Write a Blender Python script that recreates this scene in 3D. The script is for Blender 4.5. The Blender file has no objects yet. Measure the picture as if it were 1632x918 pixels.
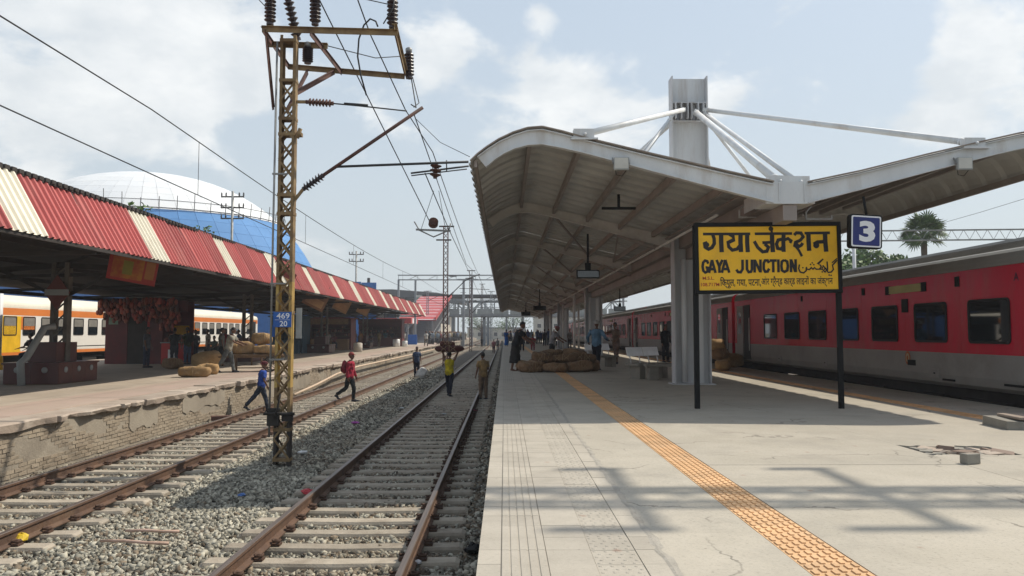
import bpy, math, random
import numpy as np
from mathutils import Vector, Matrix
S = bpy.context.scene
COL = S.collection
R = random.Random(11)
NP = np.random.default_rng(5)
rad = math.radians
# ------------------------------------------------------------------ camera
CAMZ = 1.36
F = 1224.0
PITCH, YAW = rad(3.32), rad(0.56)
cd = bpy.data.cameras.new('camera')
cd.sensor_width = 36
cd.lens = F / 1632 * 36
cd.clip_start, cd.clip_end = 0.1, 4000
cam = bpy.data.objects.new('camera', cd)
cam.location = (0, 0, CAMZ)
cam.rotation_euler = (rad(90) + PITCH, 0, -YAW)
COL.objects.link(cam)
S.camera = cam
_f = Vector((math.sin(YAW) * math.cos(PITCH), math.cos(YAW) * math.cos(PITCH), math.sin(PITCH)))
_r = Vector((math.cos(YAW), -math.sin(YAW), 0))
_u = _r.cross(_f)
def ray(u, v):
    return (_f * F + _r * (u - 816) + _u * (459 - v)).normalized()
def G(u, v, z=0.0):                    # where the ground plane z is met
    d = ray(u, v)
    t = (z - CAMZ) / d.z
    return Vector((d.x * t, d.y * t, z))
def D(u, v, Y):                        # the point at distance Y down the line
    d = ray(u, v)
    t = Y / d.y
    return Vector((d.x * t, Y, CAMZ + d.z * t))
# ------------------------------------------------------------------ sky and sun
SUNV = Vector((0.77, 0.36, 1.0)).normalized()
W = bpy.data.worlds.new('World')
S.world = W
W.use_nodes = True
nt = W.node_tree
N, L = nt.nodes, nt.links
N.clear()
def nn(t, **k):
    n = N.new(t)
    for a, b in k.items():
        setattr(n, a, b)
    return n
out = nn('ShaderNodeOutputWorld')
bg = nn('ShaderNodeBackground')
bg.inputs[1].default_value = 0.13
L.new(bg.outputs[0], out.inputs[0])
sky = nn('ShaderNodeTexSky', sky_type='NISHITA', sun_disc=False)
sky.sun_elevation = math.asin(SUNV.z)
sky.sun_rotation = math.atan2(SUNV.x, SUNV.y)
sky.air_density, sky.dust_density, sky.ozone_density = 1.2, 2.2, 1.6
tc = nn('ShaderNodeTexCoord')
sep = nn('ShaderNodeSeparateXYZ')
L.new(tc.outputs['Generated'], sep.inputs[0])
def wmath(op, a, b=None, c=None, clamp=False):
    m = nn('ShaderNodeMath', operation=op, use_clamp=clamp)
    for i, x in enumerate((a, b, c)):
        if x is None:
            continue
        if isinstance(x, (int, float)):
            m.inputs[i].default_value = x
        else:
            L.new(x, m.inputs[i])
    return m.outputs[0]
def wmix(fac, a, b):
    m = nn('ShaderNodeMix', data_type='RGBA')
    if isinstance(fac, (int, float)):
        m.inputs[0].default_value = fac
    else:
        L.new(fac, m.inputs[0])
    for i, x in ((6, a), (7, b)):
        if isinstance(x, tuple):
            m.inputs[i].default_value = (*x, 1)
        else:
            L.new(x, m.inputs[i])
    return m.outputs[2]
zz = wmath('MAXIMUM', sep.outputs[2], 0.0)
hz = wmath('POWER', 2.718, wmath('MULTIPLY', zz, -2.3))
base = wmix(0.55, sky.outputs[0], (3.75, 4.5, 5.3))
base = wmix(wmath('MULTIPLY', hz, 0.92), base, (4.35, 4.75, 4.95))
# clouds: broken cumulus, thicker in a few directions
mp = nn('ShaderNodeMapping')
mp.inputs['Scale'].default_value = (1, 1, 1.7)
L.new(tc.outputs['Generated'], mp.inputs[0])
def noise(scale, det, rough, vec, dist=0.0):
    n = nn('ShaderNodeTexNoise')
    n.inputs['Scale'].default_value = scale
    n.inputs['Detail'].default_value = det
    n.inputs['Roughness'].default_value = rough
    n.inputs['Distortion'].default_value = dist
    L.new(vec, n.inputs['Vector'])
    return n.outputs[0]
n1 = noise(6.2, 10, 0.55, mp.outputs[0], 0.2)
n2 = noise(1.7, 3, 0.5, mp.outputs[0])
dens = wmath('ADD', wmath('MULTIPLY', n1, 0.85), wmath('MULTIPLY', n2, 0.25))
for (u, v, w, a) in ((130, 40, 0.19, 0.22), (250, 130, .10, .10), (350, 120, 0.055, 0.17), (690, 80, 0.05, 0.15), (890, 120, 0.08, 0.15), (990, 170, .09, .12), (860, 30, .022, .17), (1460, 150, 0.12, 0.12), (1530, 30, 0.03, .16), (1150, 130, .05, .10)):
    d = ray(u, v)
    dp = nn('ShaderNodeVectorMath', operation='DISTANCE')
    L.new(tc.outputs['Generated'], dp.inputs[0])
    dp.inputs[1].default_value = d
    g = wmath('POWER', 2.718, wmath('MULTIPLY', wmath('POWER', wmath('DIVIDE', dp.outputs['Value'], w), 2.0), -1.0))
    dens = wmath('ADD', dens, wmath('MULTIPLY', g, a))
mr = nn('ShaderNodeMapRange', interpolation_type='SMOOTHSTEP')
mr.inputs['From Min'].default_value = 0.63
mr.inputs['From Max'].default_value = 0.745
L.new(dens, mr.inputs[0])
mask = wmath('MULTIPLY', mr.outputs[0], 0.78)
shade = nn('ShaderNodeMapRange')
shade.inputs['From Min'].default_value = 0.35
shade.inputs['From Max'].default_value = 0.7
L.new(noise(9, 6, 0.6, mp.outputs[0]), shade.inputs[0])
cloud = wmix(shade.outputs[0], (5.2, 5.45, 5.6), (7.2, 7.2, 7.05))
L.new(wmix(mask, base, cloud), bg.inputs[0])
sl = bpy.data.lights.new('sun', 'SUN')
sl.energy = 3.7
sl.angle = rad(0.8)
sl.color = (1, 0.925, 0.80)
so = bpy.data.objects.new('sun', sl)
so.rotation_euler = (-SUNV).to_track_quat('-Z', 'Y').to_euler()
so.location = (20, 10, 30)
COL.objects.link(so)
S.view_settings.view_transform = 'Standard'
S.view_settings.look = 'None'
S.view_settings.exposure = 0.27
S.view_settings.gamma = 1.0
S.view_settings.use_curve_mapping = False
S.render.engine = 'CYCLES'
S.cycles.max_bounces = 8
S.cycles.diffuse_bounces = 6
S.cycles.use_denoising = True
# ------------------------------------------------------------------ materials
MATS = {}
def M(name, c1, c2=None, rough=0.75, metal=0.0, scale=2.0, bump=0.0, bscale=40.0, objvar=0.0, islvar=0.0, dirt=None, dscale=0.7, damt=0.6,
      stretch=(1, 1, 1), spec=0.4, spots=None, cracks=0.0, speck=0.0, lo=0.35, hi=0.65, dlo=0.5, dhi=0.72):
    m = bpy.data.materials.new(name)
    m.use_nodes = True
    t = m.node_tree
    n, l = t.nodes, t.links
    b = n['Principled BSDF']
    b.inputs['Roughness'].default_value = rough
    b.inputs['Metallic'].default_value = metal
    b.inputs['Specular IOR Level'].default_value = spec
    geo = n.new('ShaderNodeNewGeometry')
    mapn = n.new('ShaderNodeMapping')
    mapn.inputs['Scale'].default_value = stretch
    l.new(geo.outputs['Position'], mapn.inputs[0])
    def nz(sc, det=6, vec=None, ro=0.6):
        x = n.new('ShaderNodeTexNoise')
        x.inputs['Scale'].default_value = sc
        x.inputs['Detail'].default_value = det
        x.inputs['Roughness'].default_value = ro
        l.new(vec or mapn.outputs[0], x.inputs['Vector'])
        return x.outputs[0]
    def rmp(s, a, b_):
        x = n.new('ShaderNodeMapRange')
        x.inputs['From Min'].default_value = a
        x.inputs['From Max'].default_value = b_
        l.new(s, x.inputs[0])
        return x.outputs[0]
    def mix(f, a, c):
        x = n.new('ShaderNodeMix')
        x.data_type = 'RGBA'
        if isinstance(f, float):
            x.inputs[0].default_value = f
        else:
            l.new(f, x.inputs[0])
        for i, q in ((6, a), (7, c)):
            if isinstance(q, tuple):
                x.inputs[i].default_value = (*q, 1)
            else:
                l.new(q, x.inputs[i])
        return x.outputs[2]
    if c2 is None:
        c2 = tuple(x * 0.78 for x in c1)
    col = mix(rmp(nz(scale), lo, hi), c1, c2)
    if dirt:
        f = n.new('ShaderNodeMath')
        f.operation = 'MULTIPLY'
        l.new(rmp(nz(dscale, 8, None, 0.68), dlo, dhi), f.inputs[0])
        f.inputs[1].default_value = damt
        col = mix(f.outputs[0], col, dirt)
    def vor(sc, feat, vec):
        x = n.new('ShaderNodeTexVoronoi')
        x.feature = feat
        x.inputs['Scale'].default_value = sc
        l.new(vec, x.inputs['Vector'])
        return x.outputs['Distance']
    def mul(a_, k_):
        x = n.new('ShaderNodeMath')
        x.operation = 'MULTIPLY'
        l.new(a_, x.inputs[0])
        if isinstance(k_, float):
            x.inputs[1].default_value = k_
        else:
            l.new(k_, x.inputs[1])
        return x.outputs[0]
    if speck:
        col = mix(mul(rmp(nz(38, 3), .54, .70), speck), col, tuple(x * .55 for x in c1))
        col = mix(mul(rmp(nz(.28, 5), .42, .62), speck * .8), col, tuple(x * .80 for x in c1))
    if spots:
        col = mix(mul(rmp(vor(1.9, 'F1', mapn.outputs[0]), .075, .02), .5), col, spots)
        col = mix(mul(rmp(vor(5.3, 'F1', mapn.outputs[0]), .07, .03), .55), col, tuple(x * .42 for x in c1))
    if cracks:
        wv = n.new('ShaderNodeTexNoise')
        wv.inputs['Scale'].default_value = 1.6
        wv.inputs['Detail'].default_value = 6
        l.new(mapn.outputs[0], wv.inputs['Vector'])
        va = n.new('ShaderNodeVectorMath')
        l.new(mapn.outputs[0], va.inputs[0])
        l.new(wv.outputs['Color'], va.inputs[1])
        ck = mul(rmp(vor(.42, 'DISTANCE_TO_EDGE', va.outputs[0]), .007, .002), rmp(nz(.9, 2), .46, .56))
        col = mix(mul(ck, cracks), col, tuple(x * .35 for x in c1))
    for amt, src in ((objvar, 'o'), (islvar, 'i')):
        if amt:
            s = n.new('ShaderNodeObjectInfo').outputs['Random'] if src == 'o' else geo.outputs['Random Per Island']
            h = n.new('ShaderNodeHueSaturation')
            x = n.new('ShaderNodeMapRange')
            x.inputs['To Min'].default_value = 1 - amt
            x.inputs['To Max'].default_value = 1 + amt
            l.new(s, x.inputs[0])
            l.new(x.outputs[0], h.inputs['Value'])
            l.new(col, h.inputs['Color'])
            col = h.outputs[0]
    l.new(col, b.inputs['Base Color'])
    if bump:
        bp = n.new('ShaderNodeBump')
        bp.inputs['Strength'].default_value = bump
        bp.inputs['Distance'].default_value = 0.02
        l.new(nz(bscale, 8), bp.inputs['Height'])
        l.new(bp.outputs[0], b.inputs['Normal'])
    MATS[name] = m
    return m
concrete = M('platform_concrete', (.455, .41, .335), (.395, .355, .285), .85, scale=1.3, bump=.3, bscale=14, dirt=(.25, .23, .195), dscale=.75, damt=.65, objvar=.08, spots=(.22, .09, .05), cracks=.8, speck=.6)
tileM = M('paving_tile', (.455, .41, .34), (.395, .355, .29), .8, scale=3, bump=.2, bscale=60, dirt=(.25, .22, .18), dscale=1.1, damt=.6, objvar=.045, spots=(.28, .13, .08), speck=.4)
orangeM = M('tactile_orange', (.72, .45, .235), (.63, .38, .19), .75, scale=4, bump=.1, dirt=(.42, .30, .19), dscale=1.2, damt=.8, objvar=.13, speck=.45)
platside = M('platform_side', (.16, .15, .13), (.09, .085, .075), .9, scale=2, bump=.4)
stoneM = M('ballast_stone', (.345, .32, .255), (.24, .225, .18), .95, scale=1.2, islvar=.65, dirt=(.23, .17, .105), dscale=.45, damt=.6)
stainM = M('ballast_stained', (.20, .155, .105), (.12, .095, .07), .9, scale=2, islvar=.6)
bedM = M('trackbed', (.14, .115, .085), (.07, .06, .045), .95, scale=14, bump=1.0, bscale=30, dirt=(.10, .075, .055), dscale=.5)
bedfarM = bedM
earthM = M('earth', (.25, .21, .15), (.16, .15, .09), .95, scale=.3, bump=.3, bscale=4)
sleeperM = M('concrete_sleeper', (.40, .345, .27), (.31, .265, .205), .88, scale=5, bump=.4, bscale=40, objvar=.13, dirt=(.13, .09, .06), dscale=2.2, damt=.55)
rustM = M('rail_rust', (.135, .075, .046), (.085, .05, .034), .8, scale=4, bump=.3, bscale=30, dirt=(.20, .135, .085), dscale=1.5, damt=.5)
headM = M('rail_head', (.20, .155, .125), (.13, .10, .085), .45, .55, scale=6, spec=.5, stretch=(8, .25, 8))
clipM = M('rail_clip', (.085, .045, .028), None, .8, scale=20)
brickM = M('wall_brick', (.32, .265, .195), (.26, .21, .155), .92, scale=1.5, bump=.5, bscale=40, objvar=.09, islvar=.08, dirt=(.17, .125, .085), dscale=.9, damt=.8, speck=.3)
mortarM = M('wall_plaster', (.34, .295, .23), (.27, .23, .18), .95, scale=2, bump=.5, bscale=25, dirt=(.13, .105, .08), dscale=.8, damt=.75, speck=.35)
copeM = M('coping', (.45, .38, .31), (.36, .285, .225), .9, scale=1.2, bump=.6, bscale=18, objvar=.1, dirt=(.15, .11, .085), dscale=.9, damt=.55)
pinkM = M('pink_paving', (.41, .305, .25), (.36, .28, .225), .85, scale=.8, bump=.2, objvar=.08, dirt=(.42, .35, .27), dscale=.5, damt=.7)
leftM = M('left_paving', (.43, .36, .285), (.36, .30, .235), .88, scale=.7, bump=.2, objvar=.06, dirt=(.22, .18, .14), dscale=.5, damt=.45)
redroof = M('red_roof_sheet', (.44, .095, .085), (.36, .075, .07), .6, scale=.9, objvar=.16, dirt=(.40, .19, .15), dscale=.6, damt=.5, stretch=(1, 1, .35))
creamroof = M('cream_roof_sheet', (.80, .75, .62), (.72, .66, .53), .6, scale=1, objvar=.05, dirt=(.35, .28, .18), dscale=.8, damt=.4, stretch=(1, 1, .35))
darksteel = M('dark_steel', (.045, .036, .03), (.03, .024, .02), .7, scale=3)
brownsteel = M('mast_steel', (.30, .21, .10), (.17, .105, .05), .75, scale=3.5, bump=.2, dirt=(.07, .045, .03), dscale=2, damt=.7)
yellowsteel = M('mast_yellow', (.52, .36, .11), (.36, .23, .07), .7, scale=2.5, dirt=(.10, .06, .03), dscale=1.6, damt=.75)
galvM = M('galvanised', (.30, .30, .29), (.22, .22, .21), .55, .5, scale=3)
rustbrown = M('rust_tube', (.13, .055, .04), (.075, .04, .03), .7, scale=5)
insulM = M('insulator', (.045, .028, .028), (.03, .02, .022), .35, scale=5, spec=.6)
wireM = M('wire', (.035, .037, .04), None, .6, scale=2)
whitesteel = M('white_steel', (.68, .69, .69), (.60, .61, .61), .5, scale=1.2, dirt=(.34, .26, .19), dscale=1.8, damt=.5, stretch=(1.4, 1.4, .35), speck=.2)
pylonM = M('pylon_paint', (.60, .61, .62), (.52, .53, .54), .55, scale=.8, dirt=(.28, .20, .14), dscale=1.3, damt=.6, stretch=(2.2, 2.2, .25), speck=.2)
sheetM = M('canopy_sheet', (.57, .56, .525), (.49, .48, .45), .55, scale=.6, objvar=.05, dirt=(.17, .14, .11), dscale=.7, damt=.5)
beamM = M('canopy_beam', (.70, .67, .63), (.60, .57, .53), .6, scale=1.5, dirt=(.2, .16, .13), dscale=.9, damt=.45)
purlinM = M('purlin_paint', (.34, .29, .26), (.27, .23, .205), .6, scale=2)
blackM = M('black_paint', (.012, .012, .012), None, .7, scale=3, spec=.2)
yellowM = M('sign_yellow', (.93, .53, .018), (.88, .49, .016), .5, scale=1.5, dirt=(.55, .30, .03), dscale=2.0, damt=.45)
textblack = M('lettering_black', (.022, .018, .018), None, .6)
textred = M('lettering_red', (.45, .05, .02), None, .6)
textwhite = M('lettering_white', (.82, .82, .82), (.78, .78, .78), .5)
blueM = M('sign_blue', (.022, .032, .17), (.018, .028, .14), .45)
kmblue = M('plate_blue', (.02, .12, .42), (.018, .09, .34), .5, scale=6)
trainred = M('train_red', (.52, .007, .032), (.46, .007, .028), .22, scale=1.2, spec=.5, dirt=(.27, .07, .065), dscale=.8, damt=.65, stretch=(1, 1, .3), speck=.3, bump=.12, bscale=2.2)
traingrey = M('train_grey', (.26, .25, .23), (.22, .21, .195), .45, scale=1.2, dirt=(.12, .11, .095), dscale=.8, damt=.5)
trainroof = M('train_roof', (.24, .235, .215), (.19, .185, .17), .5, scale=.8, dirt=(.12, .115, .10), dscale=.7, damt=.5)
glassM = M('dark_glass', (.010, .012, .014), None, .03, scale=1, spec=1.0)
shutterM = M('grey_shutter', (.22, .20, .17), (.16, .15, .13), .5, scale=5)
rubberM = M('black_rubber', (.012, .012, .012), None, .6)
underM = M('underframe', (.035, .03, .026), (.02, .018, .016), .85, scale=3)
whitecoach = M('coach_white', (.76, .73, .67), (.70, .67, .61), .4, scale=1)
orangecoach = M('coach_orange', (.66, .20, .04), (.58, .17, .035), .4, scale=1)
yellowcoach = M('coach_yellow', (.78, .46, .02), None, .4)
creamcoach = M('coach_roof', (.74, .68, .55), (.66, .60, .48), .5, scale=1)
domewhite = M('dome_white', (.80, .80, .79), (.74, .75, .76), .45, scale=.2, objvar=.03)
domeblue = M('dome_blue', (.09, .25, .52), (.07, .21, .45), .7, scale=.15, objvar=.05, spec=.3)
maroonM = M('maroon_tile', (.105, .028, .024), (.075, .022, .02), .35, scale=2, objvar=.08)
greypaint = M('grey_paint', (.34, .35, .34), (.28, .29, .28), .6, scale=3)
woodM = M('old_wood', (.22, .135, .07), (.13, .08, .045), .8, scale=4, stretch=(1, 6, 1), bump=.3)
juteM = M('jute', (.42, .27, .125), (.31, .19, .085), .95, scale=8, bump=.6, bscale=90, objvar=.2, dirt=(.18, .11, .05), dscale=3, damt=.5)
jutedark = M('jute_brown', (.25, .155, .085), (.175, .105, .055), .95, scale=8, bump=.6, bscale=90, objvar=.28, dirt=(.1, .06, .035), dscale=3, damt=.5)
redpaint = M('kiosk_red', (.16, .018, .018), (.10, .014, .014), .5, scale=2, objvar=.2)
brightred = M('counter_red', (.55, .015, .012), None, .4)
packetM = M('snack_packet', (.34, .05, .03), (.16, .06, .03), .35, scale=3, islvar=.75)
bluepaint = M('stall_blue', (.035, .10, .15), (.025, .07, .11), .6, scale=2)
bluetarp = M('blue_screen', (.05, .17, .45), (.04, .13, .36), .6, scale=1)
benchM = M('bench_concrete', (.28, .26, .22), (.21, .195, .165), .85, scale=3, bump=.2)
steelM = M('bench_steel', (.80, .80, .78), (.70, .70, .68), .4, .15, scale=4)
floodM = M('floodlight_face', (.62, .60, .54), None, .4)
fobred = M('stair_red', (.42, .06, .06), (.36, .055, .055), .65, scale=1)
fobgrey = M('bridge_steel', (.30, .31, .32), (.24, .25, .26), .6, scale=1)
fobdark = M('bridge_dark', (.075, .07, .07), None, .7, scale=1)
paleM = M('pale_wall', (.55, .50, .43), (.46, .42, .36), .85, scale=.5)
greenM = M('net_green', (.10, .20, .13), None, .8)
leafM = M('leaf', (.10, .16, .035), (.055, .105, .022), .6, scale=1.5, islvar=.45)
palmM = M('palm_leaf', (.10, .155, .045), (.06, .105, .03), .55, scale=1.5, islvar=.4)
barkM = M('bark', (.13, .10, .075), (.08, .06, .045), .9, scale=3, bump=.5)
skinM = M('skin', (.17, .085, .05), (.14, .068, .04), .55, scale=8)
hairM = M('hair', (.014, .012, .011), None, .6)
darkcloth = M('cloth_dark', (.030, .032, .042), (.022, .024, .032), .9, scale=6, bump=.4, bscale=25)
# ------------------------------------------------------------------ mesh helpers
class MB:
    def __init__(s):
        s.v, s.f, s.m, s.s = [], [], [], []
    def add(s, vs, fs, m=0, smooth=False):
        o = len(s.v)
        s.v.extend(tuple(x) for x in vs)
        for f in fs:
            s.f.append(tuple(i + o for i in f))
            s.m.append(m)
            s.s.append(smooth)
        return s
    def box(s, x0, y0, z0, x1, y1, z1, m=0):
        return s.add([(x0, y0, z0), (x1, y0, z0), (x1, y1, z0), (x0, y1, z0), (x0, y0, z1), (x1, y0, z1), (x1, y1, z1), (x0, y1, z1)],
                     [(0, 3, 2, 1), (4, 5, 6, 7), (0, 1, 5, 4), (1, 2, 6, 5), (2, 3, 7, 6), (3, 0, 4, 7)], m)
    def cbox(s, c, d, m=0):
        return s.box(c[0] - d[0] / 2, c[1] - d[1] / 2, c[2] - d[2] / 2, c[0] + d[0] / 2, c[1] + d[1] / 2, c[2] + d[2] / 2, m)
    def obox(s, c, d, M3, m=0):
        vs = [Vector(c) + M3 @ Vector((a * d[0] / 2, b * d[1] / 2, e * d[2] / 2)) for e in (-1, 1) for b in (-1, 1) for a in (-1, 1)]
        return s.add(vs, [(0, 2, 3, 1), (4, 5, 7, 6), (0, 1, 5, 4), (1, 3, 7, 5), (3, 2, 6, 7), (2, 0, 4, 6)], m)
    def bar(s, p, q, w, h=None, m=0, up=(0, 0, 1)):
        p, q = Vector(p), Vector(q)
        d = q - p
        y = d.normalized()
        u = Vector(up)
        if abs(y.dot(u)) > 0.98:
            u = Vector((0, 1, 0))
        x = y.cross(u).normalized()
        z = x.cross(y)
        return s.obox((p + q) / 2, (w, d.length, h or w), Matrix((x, y, z)).transposed(), m)
    def rings(s, rs, m=0, smooth=True, caps=True, closed=True):
        n = len(rs[0])
        vs = [p for r in rs for p in r]
        fs = []
        for i in range(len(rs) - 1):
            for j in range(n if closed else n - 1):
                k = (j + 1) % n
                fs.append((i * n + j, i * n + k, (i + 1) * n + k, (i + 1) * n + j))
        if caps and closed:
            fs.append(tuple(range(n - 1, -1, -1)))
            fs.append(tuple(range((len(rs) - 1) * n, len(rs) * n)))
        return s.add(vs, fs, m, smooth)
    def tube(s, pts, r, n=8, m=0, caps=True, flat=1.0, up=None, smooth=True):
        pts = [Vector(p) for p in pts]
        if not hasattr(r, '__len__'):
            r = [r] * len(pts)
        rs, x = [], None
        for i, p in enumerate(pts):
            t = (pts[min(i + 1, len(pts) - 1)] - pts[max(i - 1, 0)]).normalized()
            if x is None:
                u = Vector(up) if up else (Vector((0, 0, 1)) if abs(t.z) < .9 else Vector((0, 1, 0)))
                x = t.cross(u).normalized()
            else:
                x = (x - t * x.dot(t)).normalized()
            y = x.cross(t)
            rr = r[i]
            a, b = rr if hasattr(rr, '__len__') else (rr, rr * flat)
            rs.append([p + x * (a * math.cos(2 * math.pi * k / n)) + y * (b * math.sin(2 * math.pi * k / n)) for k in range(n)])
        return s.rings(rs, m, smooth, caps)
    def lathe(s, prof, c=(0, 0, 0), n=14, m=0, M3=None, smooth=True, caps=True):
        rs = []
        for (r, z) in prof:
            ring = [Vector((r * math.cos(2 * math.pi * k / n), r * math.sin(2 * math.pi * k / n), z)) for k in range(n)]
            rs.append([Vector(c) + (M3 @ p if M3 else p) for p in ring])
        return s.rings(rs, m, smooth, caps)
    def ell(s, c, r, n=12, k=8, m=0, M3=None):
        rs = []
        for i in range(k + 1):
            t = math.pi * (i / k) * .996 + .006
            ring = [Vector((r[0] * math.sin(t) * math.cos(2 * math.pi * j / n), r[1] * math.sin(t) * math.sin(2 * math.pi * j / n), -r[2] * math.cos(t))) for j in range(n)]
            rs.append([Vector(c) + (M3 @ p if M3 else p) for p in ring])
        return s.rings(rs, m, True)
    def prism(s, poly, a, b, ax='y', m=0):
        def P(p, t):
            return {'y': (p[0], t, p[1]), 'x': (t, p[0], p[1]), 'z': (p[0], p[1], t)}[ax]
        n = len(poly)
        vs = [P(p, a) for p in poly] + [P(p, b) for p in poly]
        return s.add(vs, [tuple(range(n)), tuple(range(2 * n - 1, n - 1, -1))] + [(i, n + i, n + (i + 1) % n, (i + 1) % n) for i in range(n)], m)
    def mesh(s, name, mats, fixn=True):
        me = bpy.data.meshes.new(name)
        me.from_pydata([tuple(v) for v in s.v], [], s.f)
        for m in (mats if isinstance(mats, (list, tuple)) else [mats]):
            me.materials.append(m)
        if s.f:
            me.polygons.foreach_set('material_index', s.m)
            me.polygons.foreach_set('use_smooth', s.s)
        me.update()
        return me
    def build(s, name, mats, parent=None, loc=None, bevel=0):
        if loc is not None:
            l = Vector(loc)
            s.v = [tuple(Vector(v) - l) for v in s.v]
        me = s.mesh(name, mats)
        o = obj(name, me, parent, loc)
        if bevel:
            b = o.modifiers.new('bevel', 'BEVEL')
            b.width, b.segments, b.limit_method, b.angle_limit = bevel, 2, 'ANGLE', rad(40)
        return o
def obj(name, me, parent=None, loc=None, rot=None):
    o = bpy.data.objects.new(name, me)
    COL.objects.link(o)
    if parent is not None:
        o.parent = parent
    if loc is not None:
        o.location = loc
    if rot is not None:
        o.rotation_euler = rot
    return o
def tag(o, label=None, cat=None, group=None, kind=None):
    for k, v in (('label', label), ('category', cat), ('group', group), ('kind', kind)):
        if v:
            o[k] = v
    return o
def thing(name, label, cat, loc=(0, 0, 0), rz=0, group=None, kind=None):
    o = obj(name, None, None, loc, (0, 0, rz))
    return tag(o, label, cat, group, kind)
def wb(mb, name, mats, t, bevel=0):      # vertices given in world space, child of thing t (unrotated)
    l = t.location
    mb.v = [(v[0] - l[0], v[1] - l[1], v[2] - l[2]) for v in mb.v]
    return mb.build(name, mats, t, None, bevel)
def kids(o):
    return [c for c in COL.objects if c.parent == o]
def copy_tree(o, parent=None, ch=None):
    if ch is None:
        ch = {}
        for c in COL.objects:
            if c.parent:
                ch.setdefault(c.parent.name, []).append(c)
    c = o.copy()
    COL.objects.link(c)
    if parent is not None:
        c.parent = parent
    for k in ch.get(o.name, []):
        copy_tree(k, c, ch)
    return c
def relabel(o, label, **k):
    return tag(o, label, **k)
def structure(mb, name, mats, loc=None):
    return tag(mb.build(name, mats, None, loc), kind='structure')
# ------------------------------------------------------------------ lettering
def stroke(mb, pts, w, k, m=0):          # flat brush stroke in the xz plane, depth step k
    pts = [Vector((p[0], p[1])) for p in pts]
    n = len(pts)
    L_, R_ = [], []
    for i, p in enumerate(pts):
        a = (pts[min(i + 1, n - 1)] - pts[max(i - 1, 0)]).normalized()
        if 0 < i < n - 1:
            d1, d2 = (pts[i] - pts[i - 1]).normalized(), (pts[i + 1] - pts[i]).normalized()
            c = max(.55, math.cos(d1.angle(d2) / 2))
        else:
            c = 1
        nrm = Vector((-a.y, a.x)) * (w / 2 / c)
        L_.append(p + nrm)
        R_.append(p - nrm)
    y = -k * .00012
    vs = [(p.x, y, p.y) for q in zip(L_, R_) for p in q]
    mb.add(vs, [(2 * i, 2 * i + 1, 2 * i + 3, 2 * i + 2) for i in range(n - 1)], m)
def dot(mb, c, r, k, m=0, n=12):
    mb.add([(c[0] + r * math.cos(2 * math.pi * i / n), -k * .00012, c[1] + r * math.sin(2 * math.pi * i / n)) for i in range(n)], [tuple(range(n))], m)
def text_mesh(body, mat, box, off=0.0, name='lettering'):   # box = x0, z0, x1, z1 in the xz plane
    c = bpy.data.curves.new('text', 'FONT')
    c.body = body
    c.offset = off
    c.resolution_u = 3
    o = bpy.data.objects.new('text', c)
    COL.objects.link(o)
    dg = bpy.context.evaluated_depsgraph_get()
    me = bpy.data.meshes.new_from_object(o.evaluated_get(dg))
    bpy.data.objects.remove(o)
    bpy.data.curves.remove(c)
    co = np.empty(len(me.vertices) * 3, dtype=np.float32)
    me.vertices.foreach_get('co', co)
    co = co.reshape(-1, 3)
    lo, hi = co.min(0), co.max(0)
    x = box[0] + (co[:, 0] - lo[0]) / max(1e-6, hi[0] - lo[0]) * (box[2] - box[0])
    z = box[1] + (co[:, 1] - lo[1]) / max(1e-6, hi[1] - lo[1]) * (box[3] - box[1])
    me.vertices.foreach_set('co', np.stack([x, np.zeros_like(x), z], 1).astype(np.float32).ravel())
    me.materials.clear()
    me.materials.append(mat)
    me.name = name
    me.update()
    return me
# ------------------------------------------------------------------ people
QUEUE = []
CLOTHS = {}
def cloth(c):
    if c not in CLOTHS:
        CLOTHS[c] = M('cloth', c, tuple(x * .5 for x in c), .9, scale=5, bump=.7, bscale=18)
    return CLOTHS[c]
POSES = dict(
    stand=dict(lean=.02, hip=(.04, -.03), knee=(.03, .03), arm=(.08, .02), abd=(.12, .12), elb=(.25, .2)),
    walk=dict(lean=.06, hip=(.45, -.32), knee=(.12, .25), arm=(-.35, .4), abd=(.1, .1), elb=(.35, .45)),
    stride=dict(lean=.08, hip=(.35, -.62), knee=(.15, .12), arm=(-.1, .15), abd=(.1, .1), elb=(.25, .3)),
    step=dict(lean=.05, hip=(.3, -.25), knee=(.35, .75), arm=(.15, -.15), abd=(.1, .1), elb=(.2, .3)),
    carry=dict(lean=.0, hip=(.28, -.2), knee=(.1, .15), arm=(2.75, 2.75), abd=(.35, .35), elb=(.55, .55)),
    bend=dict(lean=.62, hip=(.1, -.12), knee=(.12, .1), arm=(.75, .5), abd=(.15, .25), elb=(.3, .35)),
    reach=dict(lean=.35, hip=(.1, -.1), knee=(.1, .1), arm=(.75, .6), abd=(.15, .15), elb=(.3, .4)),
    push=dict(lean=.25, hip=(.3, -.4), knee=(.15, .15), arm=(.8, .75), abd=(.15, .15), elb=(.45, .45)),
    point=dict(lean=.04, hip=(.12, -.14), knee=(.05, .05), arm=(.15, 1.2), abd=(.2, .35), elb=(.9, .3)),
    akimbo=dict(lean=.0, hip=(.05, -.05), knee=(.03, .03), arm=(-.1, -.1), abd=(.55, .55), elb=(1.2, 1.2)),
    sit=dict(lean=.1, hip=(1.5, 1.5), knee=(1.5, 1.5), arm=(.6, .55), abd=(.15, .15), elb=(.7, .6)),
    pocket=dict(lean=.03, hip=(.06, -.04), knee=(.03, .05), arm=(-.12, .1), abd=(.22, .15), elb=(.55, 1.5)),
)
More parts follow.
